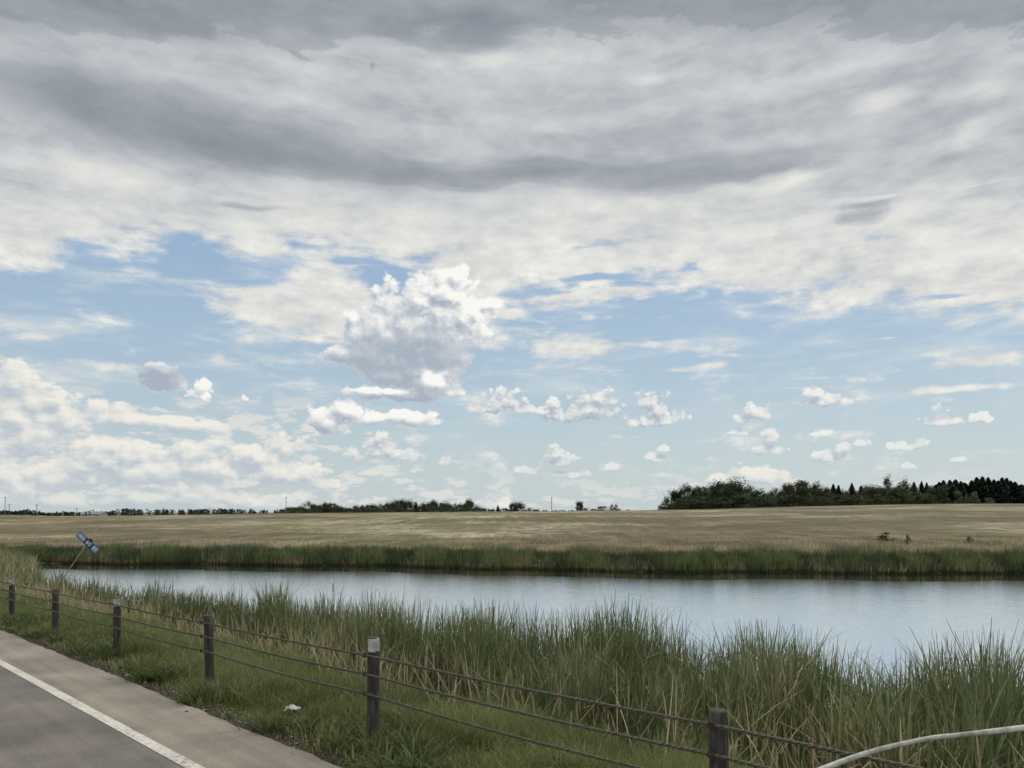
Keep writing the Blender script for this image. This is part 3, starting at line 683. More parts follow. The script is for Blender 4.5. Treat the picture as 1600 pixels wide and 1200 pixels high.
# ------------------------------------------------------------------ cable fence
POST = noise_mat('weathered_post', [(.3, rgb(54, 52, 48)), (.5, rgb(76, 73, 69)), (.7, rgb(104, 100, 94))], 6, 6, .9, .15, .6, (6, 6, .8), 'Object')
PAINT = noise_mat('white_band', [(.32, rgb(140, 138, 132)), (.5, rgb(182, 182, 178)), (.7, rgb(206, 206, 202))], 14, 4, .6)
STEEL = noise_mat('dull_cable', [(.3, rgb(62, 60, 50)), (.6, rgb(92, 88, 75)), (.8, rgb(116, 112, 98))], 40, 3, .65, .35)
BLACK = noise_mat('rusty_bracket', [(.3, rgb(40, 36, 34)), (.7, rgb(76, 64, 56))], 30, 3, .7)
SP = 3.06
def cable_fence():
    root = empty('cable_fence', (float(P0[0]), float(P0[1]), float(ground_z(*P0))))
    tag(root, 'three-strand wire cable fence on short weathered posts beside the road', 'fence')
    base = root.location
    info = [(-2, .80, 1, -.01, 0), (-1, .79, 0, .0, .03), (0, .86, 1, .0, 0.003), (1, .80, 0, 0, .045), (2, .80, 1, 0, -.01), (3, .76, 0, 0, -.01), (4, .80, 1, 0, 0), (5, .78, 0, 0, .02), (6, .8, 1, 0, 0), (7, .78, 0, 0, .01), (8, .8, 1, 0, 0)]
    ts = {}
    for i, h, white, ls, lt in info:
        t = SP * i; x, y = xy(0.0, t); z = float(ground_z(x, y)); ts[i] = (t, z)
        mb = MB(); n = 10; rr = .050
        rows = 9; pts = []; rad = []
        for k in range(rows):
            q = k / (rows - 1); pts.append((x - base.x - lt * q * .7, y - base.y + ls * q, z - base.z - .25 + (h + .25) * q)); rad.append(rr * (1.03 - .05 * q + .012 * math.sin(k * 2.3 + i)))
        rad.append(rr * .86); pts.append((pts[-1][0], pts[-1][1], pts[-1][2] + .008))
        mb.ring_tube(pts, rad, n, phase=.3 * i)
        # slanted sawn top
        po = mb.build('post', POST, root, smooth=True)
        if white:
            # reflective sheet bent round part of the post head
            wb = MB(); cx_, cy_, cz_ = pts[-2]; m_ = 9; a0 = math.atan2(-.95, .30)
            for zz_ in (cz_ - .105, cz_ - .002):
                for rr_ in (rr + .004, rr - .004):
                    for k in range(m_):
                        an = a0 + (k / (m_ - 1) - .5) * 2.0; wb.v.append(Vector((cx_ + math.cos(an) * rr_, cy_ + math.sin(an) * rr_, cz_ * 0 + zz_ + (.006 if k > 5 else 0))))
            for k in range(m_ - 1):
                a1, a2, a3, a4 = k, m_ + k, 2 * m_ + k, 3 * m_ + k
                wb.f += [(a1, a1 + 1, a3 + 1, a3), (a2 + 1, a2, a4, a4 + 1), (a3, a3 + 1, a4 + 1, a4), (a1 + 1, a1, a2, a2 + 1)]
            wb.f += [(0, 2 * m_, 3 * m_, m_), (m_ - 1, 2 * m_ - 1, 4 * m_ - 1, 3 * m_ - 1)]
            wb.build('white_band', PAINT, root)
        for hh in CH:
            bb = MB()
            c = Vector((x - base.x - NN[0] * .062 - lt * .5, y - base.y - NN[1] * .062, z - base.z + hh))
            dv = Vector((DD[0], DD[1], 0)); nv = Vector((NN[0], NN[1], 0))
            bb.ring_tube([c + nv * .02, c - nv * .016, c - nv * .0165, c - nv * .026, c - nv * .0265, c - nv * .030], [.009, .009, .021, .021, .012, .010], 8)
            bb.build('bracket', BLACK, root)
    # the cables: three wires twisted round each other, sagging a little between posts
    for j, hh in enumerate(CH):
        mb_v = []; mb_q = []; o = 0
        t = np.concatenate([np.arange(-6.5, 6, .0125), np.arange(6, 26, .03)])
        tp = np.array([ts[i][0] for i in sorted(ts)]); zp = np.array([ts[i][1] + hh for i in sorted(ts)])
        z = np.interp(t, tp, zp) - .012 * np.sin(np.pi * ((t / SP) % 1.0)) * (1 + .4 * j)
        z = np.where(t < tp[0], zp[0] - (t - tp[0]) * -SLOPE * -1, z); cx_, cy_ = xy(-.085, t)
        for w_ in range(3):
            ph = t * 2 * math.pi / .115 + w_ * 2.094; R = .0053; rw = .0054
            wx = cx_ + NN[0] * np.cos(ph) * R; wy = cy_ + NN[1] * np.cos(ph) * R; wz = z + np.sin(ph) * R
            n = 5; a = np.arange(n) * 2 * math.pi / n
            V = np.stack([wx[:, None] + NN[0] * np.cos(a) * rw, wy[:, None] + NN[1] * np.cos(a) * rw, wz[:, None] + np.sin(a) * rw], -1).reshape(-1, 3)
            m_ = len(t); ii = (np.arange(m_ - 1) * n)[:, None] + np.arange(n)[None]; jj = (np.arange(m_ - 1) * n)[:, None] + ((np.arange(n) + 1) % n)[None]
            mb_q.append(np.stack([ii, jj, jj + n, ii + n], -1).reshape(-1, 4) + o); mb_v.append(V - np.array(base)); o += len(V)
        mesh_obj('cable', np_mesh('cable', np.concatenate(mb_v), quads=np.concatenate(mb_q), mats=[STEEL], smooth=True), root)
CH = (.735, .585, .43)
cable_fence()

# ------------------------------------------------------------------ window reflection built as a tube, litter, leaning sign
def at(px, py, Y): return Vector(((px - 800) / F * Y, Y, EYE + (800 - py) / F * Y))
def reflection_tube():  # solid tube added in place of a reflection streak in the car window
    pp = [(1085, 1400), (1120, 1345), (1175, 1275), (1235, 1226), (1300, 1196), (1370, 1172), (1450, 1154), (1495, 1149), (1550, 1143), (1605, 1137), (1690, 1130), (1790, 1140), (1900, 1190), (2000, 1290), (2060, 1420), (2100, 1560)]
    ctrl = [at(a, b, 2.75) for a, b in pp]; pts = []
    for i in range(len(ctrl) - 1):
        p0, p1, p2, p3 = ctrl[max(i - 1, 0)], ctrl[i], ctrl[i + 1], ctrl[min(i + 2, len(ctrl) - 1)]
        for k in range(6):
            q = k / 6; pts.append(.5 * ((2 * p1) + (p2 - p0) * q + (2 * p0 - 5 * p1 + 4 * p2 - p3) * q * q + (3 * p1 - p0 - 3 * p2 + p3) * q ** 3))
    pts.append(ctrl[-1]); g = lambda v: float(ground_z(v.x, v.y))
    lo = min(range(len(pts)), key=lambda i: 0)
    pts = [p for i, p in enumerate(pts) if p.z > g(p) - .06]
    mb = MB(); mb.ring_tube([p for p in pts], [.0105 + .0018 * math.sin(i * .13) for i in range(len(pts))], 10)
    o = mb.build('reflection_tube', noise_mat('reflection_pale', [(.3, rgb(122, 124, 116)), (.45, rgb(168, 170, 162)), (.6, rgb(194, 195, 188)), (.75, rgb(208, 208, 202))], 14, 6, .75, .2, .5), smooth=True)
    tag(o, 'pale curved streak of a window reflection, built as a solid tube at lower right', 'tube')
reflection_tube()
def litter():
    x, y = xy(-.15, .0)
    for (px, py, Y, sz, lab) in ((457, 1110, 7.0, .055, 'white crumpled scrap lying in the grass left of the nearest white-topped post'), (236, 1050, 9.6, .03, 'small white scrap on the gravel edge between the third and fourth fence posts')):
        p = at(px, py, Y)
        # slide along the view ray to the ground
        d = (p - Vector((0, 0, EYE))).normalized(); q = Vector((0, 0, EYE)); k = 0
        for k in range(4000):
            q = q + d * .01
            if q.z < float(ground_z(q.x, q.y)) + .03: break
        r = np.random.default_rng(int(px)); n = 8
        gx, gy = np.meshgrid(np.linspace(-1, 1, n), np.linspace(-1, 1, n))
        z = r.normal(0, .25, (n, n)) + .5 * (1 - gx ** 2 * .6 - gy ** 2 * .6)
        V = np.stack([gx * sz * 1.2 + r.normal(0, sz * .1, (n, n)), gy * sz * .8 + r.normal(0, sz * .1, (n, n)), z * sz * .8 + sz * .3], -1).reshape(-1, 3)
        i = np.arange(n * n).reshape(n, n); qd = np.stack([i[:-1, :-1], i[:-1, 1:], i[1:, 1:], i[1:, :-1]], -1).reshape(-1, 4)
        o = mesh_obj('paper_scrap', np_mesh('paper_scrap', V, quads=qd, mats=[PAINT])); o.location = q
        so_ = o.modifiers.new('thick', 'SOLIDIFY'); so_.thickness = .002
        tag(o, lab, 'litter')
litter()

BLUE = noise_mat('faded_blue', [(.3, rgb(60, 88, 136)), (.7, rgb(84, 112, 160))], 8, 3, .6)
NAVY = noise_mat('dark_blue', [(.3, rgb(38, 48, 96)), (.7, rgb(52, 64, 116))], 8, 3, .6)
PALE = noise_mat('pale_blue', [(.3, rgb(136, 160, 190)), (.7, rgb(160, 182, 206))], 8, 3, .6)
LETTER = noise_mat('sign_letter', [(.3, rgb(205, 212, 225)), (.7, rgb(228, 232, 240))], 8, 3, .6)
def leaning_sign():
    Y = 24.5; top = at(152, 826, Y); a = at(112, 884, Y); d = (top - a).normalized()
    foot = a.copy()
    while foot.z > float(ground_z(foot.x, foot.y)) - .15: foot = foot - d * .05
    root = empty('street_sign', foot); tag(root, 'blue street name sign on a thin post leaning to the right by the pond', 'sign')
    mb = MB(); mb.ring_tube([Vector((0, 0, 0)), top - foot], .017, 8); mb.build('sign_post', noise_mat('galvanised', [(.3, rgb(128, 130, 112)), (.7, rgb(160, 160, 142))], 12, 3, .5, .5), root, smooth=True)
    c = at(137.5, 848, Y - .03) - foot; ex = (at(153, 862, Y) - at(122, 833.5, Y)).normalized(); ey = Vector((0, 1, 0)); ez = ex.cross(ey).normalized()
    if ez.z < 0: ez = -ez
    from mathutils import Matrix
    R = Matrix((ex, ey, ez)).transposed()
    L, H = .90, .225
    b = MB(); b.box(c, (L, .006, H), R); bl = b.build('sign_blade', BLUE, root)
    def panel(name, u0, u1, v0, v1, m, dy=-.005, par=None):
        k = MB(); k.box(c + R @ Vector(((u0 + u1) / 2, dy, (v0 + v1) / 2)), (u1 - u0, .003, v1 - v0), R); return k.build(name, m, root)
    panel('pale_panel', -.42, -.14, -.085, .085, PALE); panel('pale_panel', .20, .42, -.085, .085, PALE); panel('number_panel', -.12, .18, -.112, .112, NAVY)
    def text(body, u, size, m):
        cu = bpy.data.curves.new('lettering', 'FONT'); cu.body = body; cu.size = size; cu.extrude = .001; cu.align_x = 'CENTER'; cu.align_y = 'CENTER'; cu.offset = .003
        cu.materials.append(m); o = bpy.data.objects.new('lettering', cu)
        R2 = Matrix((ex, ez, -ey)).transposed().to_4x4(); o.matrix_local = Matrix.Translation(c + R @ Vector((u, -.010, 0))) @ R2
        C.objects.link(o); bpy.context.view_layer.update(); me = bpy.data.meshes.new_from_object(o.evaluated_get(bpy.context.evaluated_depsgraph_get())); me.name = 'lettering'; o2 = bpy.data.objects.new('lettering', me); o2.matrix_local = o.matrix_local.copy(); link(o2, root); bpy.data.objects.remove(o)
    text('HILL', -.28, .14, LETTER); text('60', .03, .21, LETTER); text('ST', .31, .16, LETTER)
    k = MB(); k.box(c + R @ Vector((.02, .0, .135)), (.12, .05, .06), R); k.build('clamp', BLACK, root)
leaning_sign()

# ------------------------------------------------------------------ trees
CROWN = leaf_mat('broadleaf', [(0, rgb(50, 60, 42)), (.5, rgb(76, 86, 60)), (1, rgb(112, 118, 88))], trans=.4)
CROWN2 = leaf_mat('pale_broadleaf', [(0, rgb(76, 82, 64)), (.5, rgb(104, 110, 86)), (1, rgb(138, 140, 114))], trans=.3)
NEEDLE = leaf_mat('needle', [(0, rgb(24, 33, 28)), (.5, rgb(38, 50, 41)), (1, rgb(58, 72, 56))], trans=.1)
BARK = noise_mat('bark', [(.3, rgb(58, 52, 44)), (.7, rgb(96, 88, 76))], 5, 5, .95, .1, .5, (4, 4, 1))
def leaf_quads(P, size, r, flat=0.0):
    n = len(P); a = r.normal(size=(n, 3)); a /= np.linalg.norm(a, axis=1)[:, None]; b = r.normal(size=(n, 3)); b[:, 2] *= (1 - flat)
    b -= (a * b).sum(1)[:, None] * a; b /= np.linalg.norm(b, axis=1)[:, None]
    s = size * r.uniform(.6, 1.3, n)
    V = np.stack([P - a * s[:, None] * .5, P + b * s[:, None] * .35, P + a * s[:, None] * .5, P - b * s[:, None] * .35], 1).reshape(-1, 3)
    return V, np.arange(n * 4).reshape(n, 4)
def broad_tree(seed, H=9.0, W=6.0, n=2600, lobes=9, low=.05, leaf=.40, m=None, lean=0.0):
    r = np.random.default_rng(seed); mb = MB(); ends = []
    mb.ring_tube([(0, 0, -.4), (.05 * H * lean, 0, H * .25), (.2 * H * lean, .1, H * .55), (.32 * H * lean, 0, H * .82)], [.17, .13, .08, .03], 7)
    for i in range(lobes):
        a = r.random() * 6.28; zz = H * r.uniform(low + .08, .88); w_ = W / 2 * (1 - abs(zz / H - .42) * .95) * r.uniform(.35, 1.0)
        e = Vector((math.cos(a) * w_ + .3 * zz * lean, math.sin(a) * w_, zz)); ends.append(e)
        s0 = Vector((.2 * zz * lean, 0, zz * .55)); mid = (s0 + e) / 2 + Vector((0, 0, -.15))
        mb.ring_tube([s0, mid, e], [.06, .04, .015], 5, cap=False)
    ends.append(Vector((.3 * H * lean, 0, H * .86)))
    P = []; tn = []
    for e in ends:
        k = int(n / len(ends) * r.uniform(.6, 1.4)); v = r.normal(size=(k, 3)); v /= np.linalg.norm(v, axis=1)[:, None]
        R = np.array([W * .19, W * .19, H * .19]) * r.uniform(.65, 1.35)
        q = v * (r.random(k) ** .45)[:, None] * R * (1 + .45 * np.sin(v[:, :1] * 7 + v[:, 2:] * 5)); q[:, 2] = np.where(q[:, 2] < 0, q[:, 2] * .8, q[:, 2])
        P.append(q * 1.0 + np.array(e)); tn.append(np.clip(r.normal(.45, .16, k) + r.uniform(-.2, .2), 0, 1))
    # skirt of low growth
    k = n // 3; a = r.random(k) * 6.28; rr = W * .5 * np.sqrt(r.random(k)); P.append(np.stack([np.cos(a) * rr, np.sin(a) * rr, r.random(k) * H * .33], -1)); tn.append(np.clip(r.normal(.3, .15, k), 0, 1))
    P = np.concatenate(P); tn = np.concatenate(tn); V, Q = leaf_quads(P, leaf, r)
    me = np_mesh('crown', V, quads=Q, mats=[m or CROWN], attr={'tint': np.repeat(tn, 4)})
    return mb, me, H
def spruce(seed, H=11.0, W=4.2, n=2600, leaf=.42):
    r = np.random.default_rng(seed); mb = MB(); mb.ring_tube([(0, 0, -.4), (0, 0, H * .5), (0, 0, H * .985)], [.15, .09, .015], 6)
    q = r.random(n) ** .75; z = H * (1 - q * .96)          # q 0 at the top
    tiers = 13 + seed % 4; ph = (q * tiers) % 1.0
    rad = W / 2 * q ** .72 * (.55 + .45 * ph) ; a = r.random(n) * 6.28
    rad *= (.82 + .3 * np.sin(a * 5 + np.floor(q * tiers) * 2.4)) * r.random(n) ** .35
    P = np.stack([np.cos(a) * rad, np.sin(a) * rad, z - rad * .22], -1)
    V, Q = leaf_quads(P, leaf * 1.1, r, .4)
    return mb, np_mesh('crown', V, quads=Q, mats=[NEEDLE], attr={'tint': np.repeat(np.clip(r.normal(.45, .2, n), 0, 1), 4)}), H
PROTO = {}
def proto(key, built):
    mb, me, H = built
    tm = bpy.data.meshes.new('trunk'); tm.from_pydata([tuple(v) for v in mb.v], [], mb.f); tm.materials.append(BARK)
    PROTO[key] = (tm, me, H)
for i in range(5): proto('b%d' % i, broad_tree(100 + i, 9, 6.6 + .5 * i, 5200, 11 + i))
for i in range(2): proto('l%d' % i, broad_tree(120 + i, 9, 6.5, 1900, 11, leaf=.40))             # loose, see-through
for i in range(3): proto('p%d' % i, broad_tree(130 + i, 8, 5.0, 2600, 9, leaf=.40, m=CROWN2))
proto('w0', broad_tree(140, 10, 4.6, 2000, 10, leaf=.38, m=CROWN2, lean=-.35))
for i in range(4): proto('s%d' % i, spruce(150 + i, 11, 5.6 + .4 * i, 4200))
for i in range(2): proto('u%d' % i, broad_tree(160 + i, 3.0, 4.2, 1300, 8, low=0, leaf=.22, m=CROWN2 if i else CROWN))
def plant(kind, key, px, ytop, Y, label, group, cat='tree', wide=1.0, ybot=None):
    if ybot:                                   # walk out over the field to where the plant's foot is seen
        for Y in np.arange(64, 300, .5):
            if 800 + (EYE - float(ground_z((px - 800) / F * Y, Y))) / Y * F <= ybot: break
    x = (px - 800) / F * Y; gz = float(ground_z(x, Y)); tm, me, H = PROTO[key]
    zt = EYE + (800 - ytop) / F * Y; h = max(zt - gz, .4); k = h / H
    root = empty(kind, (x, Y, gz), (0, 0, rng.uniform(0, 6.28) if key != 'w0' else 0.0)); wide = wide * (1.04 if key[0] == 'b' else 1.35 if key[0] == 's' else 1.1); root.scale = (k * wide, k * wide, k)
    tag(root, label, cat, group)
    mesh_obj('trunk', tm, root); mesh_obj('crown', me, root)
    return root
# the wood on the rise at the right, left to right: (kind, mesh, px, top py, depth, width, label)
RW = [('u0',1036,787,312,1.2,'low dark shrub at the far left tip of the wood on the rise'),('b0',1056,768,318,1.1,'rounded tree first from the left end of the wood'),('l0',1040,776,322,.8,'sparse small tree with bare twigs at the left end of the wood'),
      ('b1',1075,760,320,1.1,'dark round-headed tree near the left end of the wood, lower than the twin crowns'),('b2',1092,760,325,1.0,'broad tree just left of the first tall pair in the wood'),
      ('b3',1122,753,318,1.0,'left tree of the tall pair with a peaked crown in the wood'),('b4',1145,750,320,1.05,'tallest round-crowned tree in the left part of the wood'),
      ('l1',1172,758,322,1.0,'loose tree with gaps of sky right of the tallest round crown'),('l0',1190,764,318,1.05,'open-crowned tree with sky showing between its branches, in the left middle of the wood'),
      ('l1',1212,762,322,.9,'thin-crowned tree just left of the bushy middle of the wood'),('b0',1232,758,318,1.0,'bushy tree left of the middle of the wood'),
      ('b2',1252,751,320,1.1,'tall bushy tree with a ragged top in the middle of the wood'),('l0',1278,753,322,.7,'slim loose-topped tree right of the ragged bushy tree'),
      ('b3',1290,762,318,1.0,'dull green tree between the ragged bushy tree and the first spruces'),('s0',1302,756,330,1.0,'left of the two close dark spruces in the middle of the wood'),('s1',1310,758,328,1.0,'right of the two close dark spruces in the middle of the wood'),
      ('s2',1331,755,330,1.0,'lone pointed spruce standing clear between broadleaf trees'),('s3',1345,759,330,.95,'shorter spruce just right of the lone pointed one'),
      ('b1',1330,776,314,1.1,'low bushy tree in front of the lone pointed spruce'),('b4',1362,760,318,1.1,'broad flat-topped tree right of the shorter spruce'),('b0',1378,764,320,1.0,'rounded tree left of the wind-swept tree'),
      ('w0',1392,744,318,1.1,'tall pale wind-swept tree leaning left above the wood'),('b2',1400,762,314,.9,'bushy tree at the foot of the wind-swept tree'),('p0',1412,750,320,1.0,'tall pale grey-green tree right of the wind-swept tree'),
      ('s1',1428,753,330,1.0,'spruce behind the tall pale grey-green tree'),('s0',1440,752,332,.9,'narrow spruce in the right middle of the wood'),('s2',1448,754,330,.8,'slender spruce with a thin tip, left of the spruce stand'),
      ('p1',1434,768,314,1.1,'pale low tree in front of the narrow spruces'),('b3',1455,763,318,1.0,'dull green tree left of the solid spruce stand'),('b1',1470,760,316,1.05,'broad green tree overlapping the left end of the spruce stand'),
      ('p2',1497,768,310,.9,'pale bush-like tree in front of the spruce stand, left of three'),('p0',1510,773,308,.8,'smallest pale tree in front of the spruce stand'),('p1',1524,768,308,1.0,'pale spreading tree in front of the spruce stand, right of three'),
      ('u1',1546,778,306,1.1,'rounded pale shrub at the field edge below the spruce stand')]
kindname = dict(b='broadleaf_tree', l='broadleaf_tree', p='broadleaf_tree', w='broadleaf_tree', s='spruce_tree', u='shrub')
for key, px, yt, Y, wd, lab in RW: plant(kindname[key[0]], key, px, yt, Y, lab, 'trees of the wood on the rise', 'shrub' if key[0] == 'u' else 'tree', wd)
for i in range(46):
    px = 1060 + i * 9.3 + rng.uniform(-4, 4); key = ['b0', 'b3', 'l1', 'b1', 'p0', 'b4'][int(rng.integers(6))]
    top = np.interp(px, [1060, 1100, 1145, 1175, 1215, 1250, 1290, 1320, 1400, 1480], [774, 766, 760, 768, 768, 761, 764, 766, 760, 762]) + rng.uniform(-3, 6)
    plant('broadleaf_tree', key, px, top, 334 + rng.uniform(-4, 6), 'one of the half-hidden trees filling the wood behind its front row', 'half-hidden trees of the wood')
# closed spruce stand
tops = [(1462,755),(1474,752),(1484,750),(1493,748),(1501,751),(1509,752),(1518,750),(1526,746),(1535,746),(1544,747),(1553,749),(1560,748),(1566,747),(1573,748),(1579,749),(1586,753),(1594,757),(1603,759),(1613,758),(1624,761),(1637,760),(1650,762)]
for i, (px, yt) in enumerate(tops):
    plant('spruce_tree', 's%d' % (i % 4), px, yt + rng.uniform(-2, 3), 326 + rng.uniform(-4, 8), 'dark spruce in the dense stand at the right end of the wood', 'spruces of the dense stand', 'tree', 1.3)
for i in range(34):
    plant('spruce_tree', 's%d' % ((i * 3 + 1) % 4), 1464 + i * 5.3 + rng.uniform(-3, 3), 753 + rng.uniform(-3, 9), 332 + rng.uniform(-3, 10), 'dark spruce in the dense stand at the right end of the wood', 'spruces of the dense stand', 'tree', 1.5)
for i in range(34):
    px = 1045 + i * 12.5 + rng.uniform(-5, 5)
    plant('shrub', 'u0', px, np.interp(px, [1040, 1100, 1500], [784, 776, 773]) + rng.uniform(-3, 4), 311 + rng.uniform(-2, 3), 'low dark undergrowth shrub along the foot of the wood', 'undergrowth of the wood', 'shrub', 1.25)
# woods in the middle distance
mid = [(452,795),(462,793),(470,791),(482,783),(492,788),(500,789),(508,787),(517,786),(526,789),(535,792),(546,795),(556,790),(566,791),(575,789),(584,788),(594,787),(604,787),(612,786),(619,782),(628,781),(637,782),(650,784),(661,787),(670,786),(677,784),(690,786),(698,785),(711,786),(718,788),(733,781),(728,788),(744,792)]
for i, (px, yt) in enumerate(mid):
    Y = 470 + rng.uniform(-25, 25); key = ['b0', 'b2', 'b4', 'l1', 'b1', 'b3'][i % 6]
    if px in (619, 628, 650): key = 's1' if px == 650 else 'b3'
    plant('broadleaf_tree' if key[0] != 's' else 'spruce_tree', key, px, yt, Y, 'small dark tree in the distant row beyond the field, left of centre', 'trees in the distant row left of centre', 'tree', 1.05)
for i in range(52):
    plant('shrub', 'u0', 444 + i * 6.1, 794 + rng.uniform(-2, 2), 450 + rng.uniform(-10, 10), 'low dark shrub along the foot of the distant tree row', 'shrubs below the distant tree row', 'shrub', 1.3)
OT = [('s0',778,789,470,1.0,'small pointed tree just left of the bushy clump near the centre of the skyline'),('b1',800,786,470,1.0,'left tree of the bushy clump near the centre of the skyline'),('b4',810,785,472,1.0,'right tree of the bushy clump near the centre of the skyline'),
      ('u0',790,794,468,1.4,'low shrub at the left foot of the bushy clump on the skyline'),('u0',826,794,470,1.2,'low shrub right of the bushy clump on the skyline'),('u0',838,796,470,1.4,'lowest shrub left of the lone tall pole'),
      ('b0',905,785,450,.9,'lone rounded tree on the skyline right of the tall pole'),('u0',914,794,450,1.3,'low shrub beside the lone rounded tree'),('u0',926,795,450,1.3,'low shrub between the lone rounded tree and the dark domed bush'),
      ('u0',939,791,452,1.6,'dark domed bush on the skyline'),('l0',956,787,452,.6,'left spindly tree right of the domed bush'),('l1',962,787,454,.6,'right spindly tree right of the domed bush'),('u0',967,795,450,1.2,'low shrub at the foot of the two spindly trees'),
      ('u0',980,796.5,452,.9,'tiny shrub on the bare skyline left of the wood'),('u0',755,794,470,1.3,'low shrub at the right end of the distant tree row'),('u0',768,796,470,1.4,'low shrub left of the small pointed tree'),
      ('u0',1385,832,845.5,1.5,'small green bush standing alone in the hay field'),('l0',1419,835,851,.75,'thin sparse bush in the hay field right of the small green bush'),('u1',1513,838,848,.9,'tiny faded bush in the hay field at the far right')]
for key, px, yt, Y, wd, lab in OT: plant(kindname[key[0]], key, px, yt, Y, lab, None, 'shrub' if key[0] == 'u' else 'tree', wd, Y if Y > 800 else None)
# dead snag at the left end of the wood
x = (1042 - 800) / F * 318; gz = float(ground_z(x, 318)); mb = MB(); mb.ring_tube([(0, 0, -.3), (-.6, 0, 4), (-1.6, 0, 8.0)], [.12, .09, .03], 6); mb.ring_tube([(-.6, 0, 4), (-.1, 0, 7.2)], [.06, .02], 5)
o = mb.build('dead_tree', BARK); o.location = (x, 318, gz); tag(o, 'bare leaning dead trunk sticking out of the left end of the wood', 'dead tree')

# far-off wood: one dark mass on the left skyline
def far_wood():
    r = np.random.default_rng(77); P = []; tn = []; S = []
    prof = [(-250, 796), (0, 798), (20, 799.5), (45, 797), (62, 799), (70, 803), (90, 801), (112, 799), (128, 802), (170, 800), (178, 796), (195, 795), (215, 796), (238, 798), (250, 795.5), (265, 797), (290, 797), (320, 796), (345, 795.5), (370, 796), (390, 796), (400, 798), (430, 797.5), (470, 796), (760, 797), (860, 798), (1000, 798.5), (1100, 797)]
    for i in range(900):
        px = r.uniform(-250, 1050); Y = r.uniform(900, 1080); yt = np.interp(px, [a for a, b in prof], [b for a, b in prof]) + r.normal(0, .8); x = (px - 800) / F * Y
        zt = EYE + (800 - yt) / F * Y; zb = float(ground_z(x, Y)); h = max(zt - zb, 1.0); k = 60; conic = r.random() < .45
        q = r.random(k); a = r.random(k) * 6.28; w_ = (h * .26 * (1 - q) if conic else h * .42 * np.sqrt(np.clip(1 - (q * 1.0) ** 2.5, 0, 1))) * r.random(k) ** .4
        P.append(np.stack([x + np.cos(a) * w_, Y + np.sin(a) * w_, zb + q * h], -1)); tn.append(np.full(k, r.random()))
    P = np.concatenate(P); V, Q = leaf_quads(P, 1.7, r)
    o = mesh_obj('far_wood', np_mesh('far_wood', V, quads=Q, mats=[NEEDLE], attr={'tint': np.repeat(np.concatenate(tn), 4)}))
    tag(o, 'thin dark far-off wood along the left skyline beyond the field', 'wood', kind='stuff')
far_wood()

# ------------------------------------------------------------------ poles and sheds on the skyline
WOODP = noise_mat('pole_wood', [(.3, rgb(92, 88, 84)), (.7, rgb(128, 122, 116))], 4)
def pole(px, yt, Y, lab, arm=0.0, r=.16):
    x = (px - 800) / F * Y; gz = float(ground_z(x, Y)); h = EYE + (800 - yt) / F * Y - gz
    root = empty('utility_pole', (x, Y, gz)); tag(root, lab, 'pole', 'utility poles on the skyline')
    mb = MB(); mb.ring_tube([(0, 0, -.5), (0, 0, h)], [r, r * .7], 8); mb.build('pole', WOODP, root)
    if arm:
        mb = MB(); mb.box((0, 0, h - .6), (arm, .14, .16)); mb.build('crossarm', WOODP, root)
        for sx in (-.9, 0, .9):
            mb = MB(); mb.ring_tube([(sx * arm / 2, 0, h - .52), (sx * arm / 2, 0, h - .25)], [.06, .04], 6); mb.build('insulator', WOODP, root)
pole(862, 776, 420, 'tall thin pole alone on the skyline near the centre', 1.0, .2)
pole(447, 776, 420, 'tall thin pole at the left end of the distant tree row', 1.0, .2)
pole(8, 776, 420, 'tallest pole at the far left of the skyline', 1.0, .19)
pole(14.5, 787, 480, 'short pole with a crossarm right of the tallest far left pole', 2.2, .2)
pole(57.5, 788, 480, 'pole rising from the small dark trees at the far left', 2.2, .26)
pole(120, 793, 520, 'low pole left of the long pale shed', 2.0, .2)
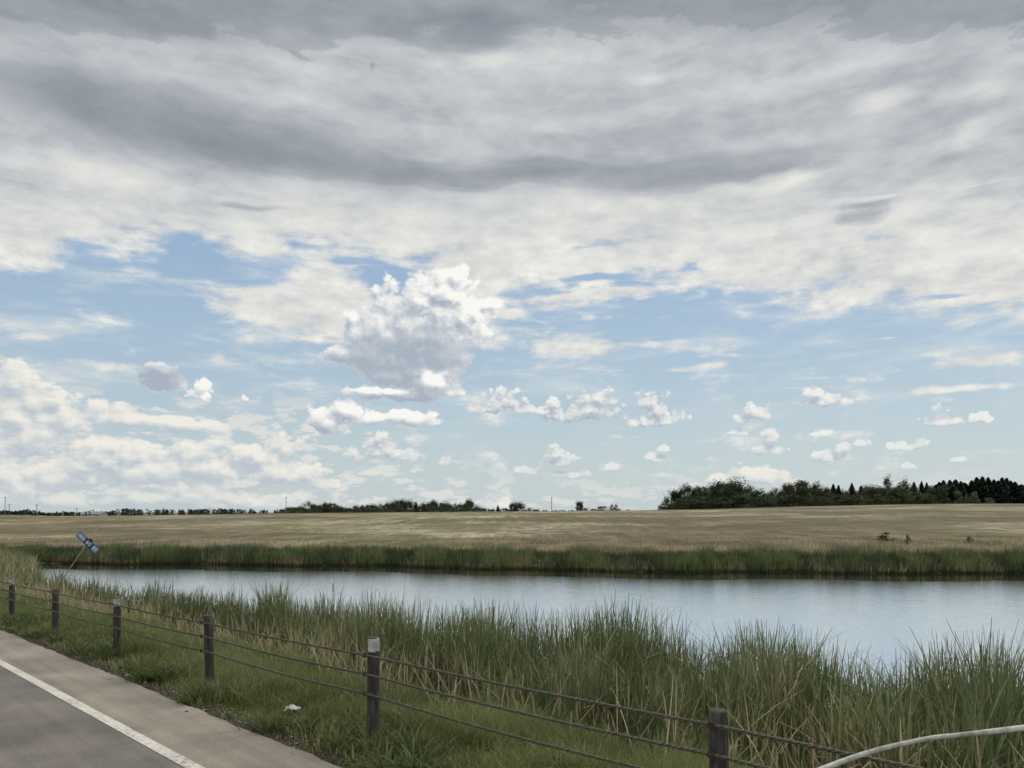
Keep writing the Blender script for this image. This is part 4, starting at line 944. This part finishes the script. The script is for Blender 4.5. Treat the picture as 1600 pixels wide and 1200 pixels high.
def shed():
    Y = 560; x0 = (131 - 800) / F * Y; x1 = (163 - 800) / F * Y; w = x1 - x0; x = (x0 + x1) / 2; gz = float(ground_z(x, Y)); top = EYE + (800 - 799.2) / F * Y
    h = max(top - gz, 3.0); root = empty('long_shed', (x, Y, gz)); tag(root, 'long low pale shed with a grey roof on the far left skyline', 'shed')
    mb = MB(); mb.box((0, 0, h * .3), (w, 9, h * .6)); mb.build('wall', noise_mat('pale_cladding', [(.3, rgb(158, 158, 162)), (.7, rgb(186, 186, 188))], 1, 3, .7, .3, 0, (3, 3, .2)), root)
    me = bpy.data.meshes.new('roof'); a = w / 2 + .4; b_ = 5.0; z0 = h * .6 + .003
    me.from_pydata([(-a, -b_, z0), (a, -b_, z0), (a, b_, z0), (-a, b_, z0), (-a, 0, h), (a, 0, h)], [], [(0, 1, 5, 4), (2, 3, 4, 5), (0, 4, 3), (1, 2, 5), (3, 2, 1, 0)])
    me.materials.append(noise_mat('grey_roof', [(.3, rgb(112, 120, 124)), (.7, rgb(140, 148, 150))], 1)); mesh_obj('roof', me, root)
    dm = noise_mat('shed_door', [(.3, rgb(82, 90, 100)), (.7, rgb(100, 108, 116))], 2)
    for k in (-.3, .28):
        mb = MB(); mb.box((k * w, -4.53, h * .24), (3.4, .06, h * .46)); mb.build('door', dm, root)
    # pump jack: beam over a frame
    Y2 = 500; xp = (140 - 800) / F * Y2; gz = float(ground_z(xp, Y2)); hh = EYE + (800 - 795.5) / F * Y2 - gz
    root = empty('pump_jack', (xp, Y2, gz)); tag(root, 'small pump jack with a tilted beam in front of the long pale shed', 'pump jack')
    mb = MB()
    for sx, sy in ((-1, -.8), (1, -.8), (-1, .8), (1, .8)): mb.ring_tube([(sx * 1.0, sy, 0), (0, sy * .15, hh * .78)], .10, 6)
    mb.build('frame', BLACK, root)
    mb = MB(); mb.ring_tube([(-2.6, 0, hh * .66), (2.4, 0, hh * .93)], .17, 6); mb.build('beam', BLACK, root)
    mb = MB(); mb.box((2.6, 0, hh * .86), (.5, .3, 1.1)); mb.build('horse_head', BLACK, root)
    mb = MB(); mb.box((-2.5, 0, hh * .35), (.7, .5, hh * .6)); mb.build('counterweight', BLACK, root)
shed()
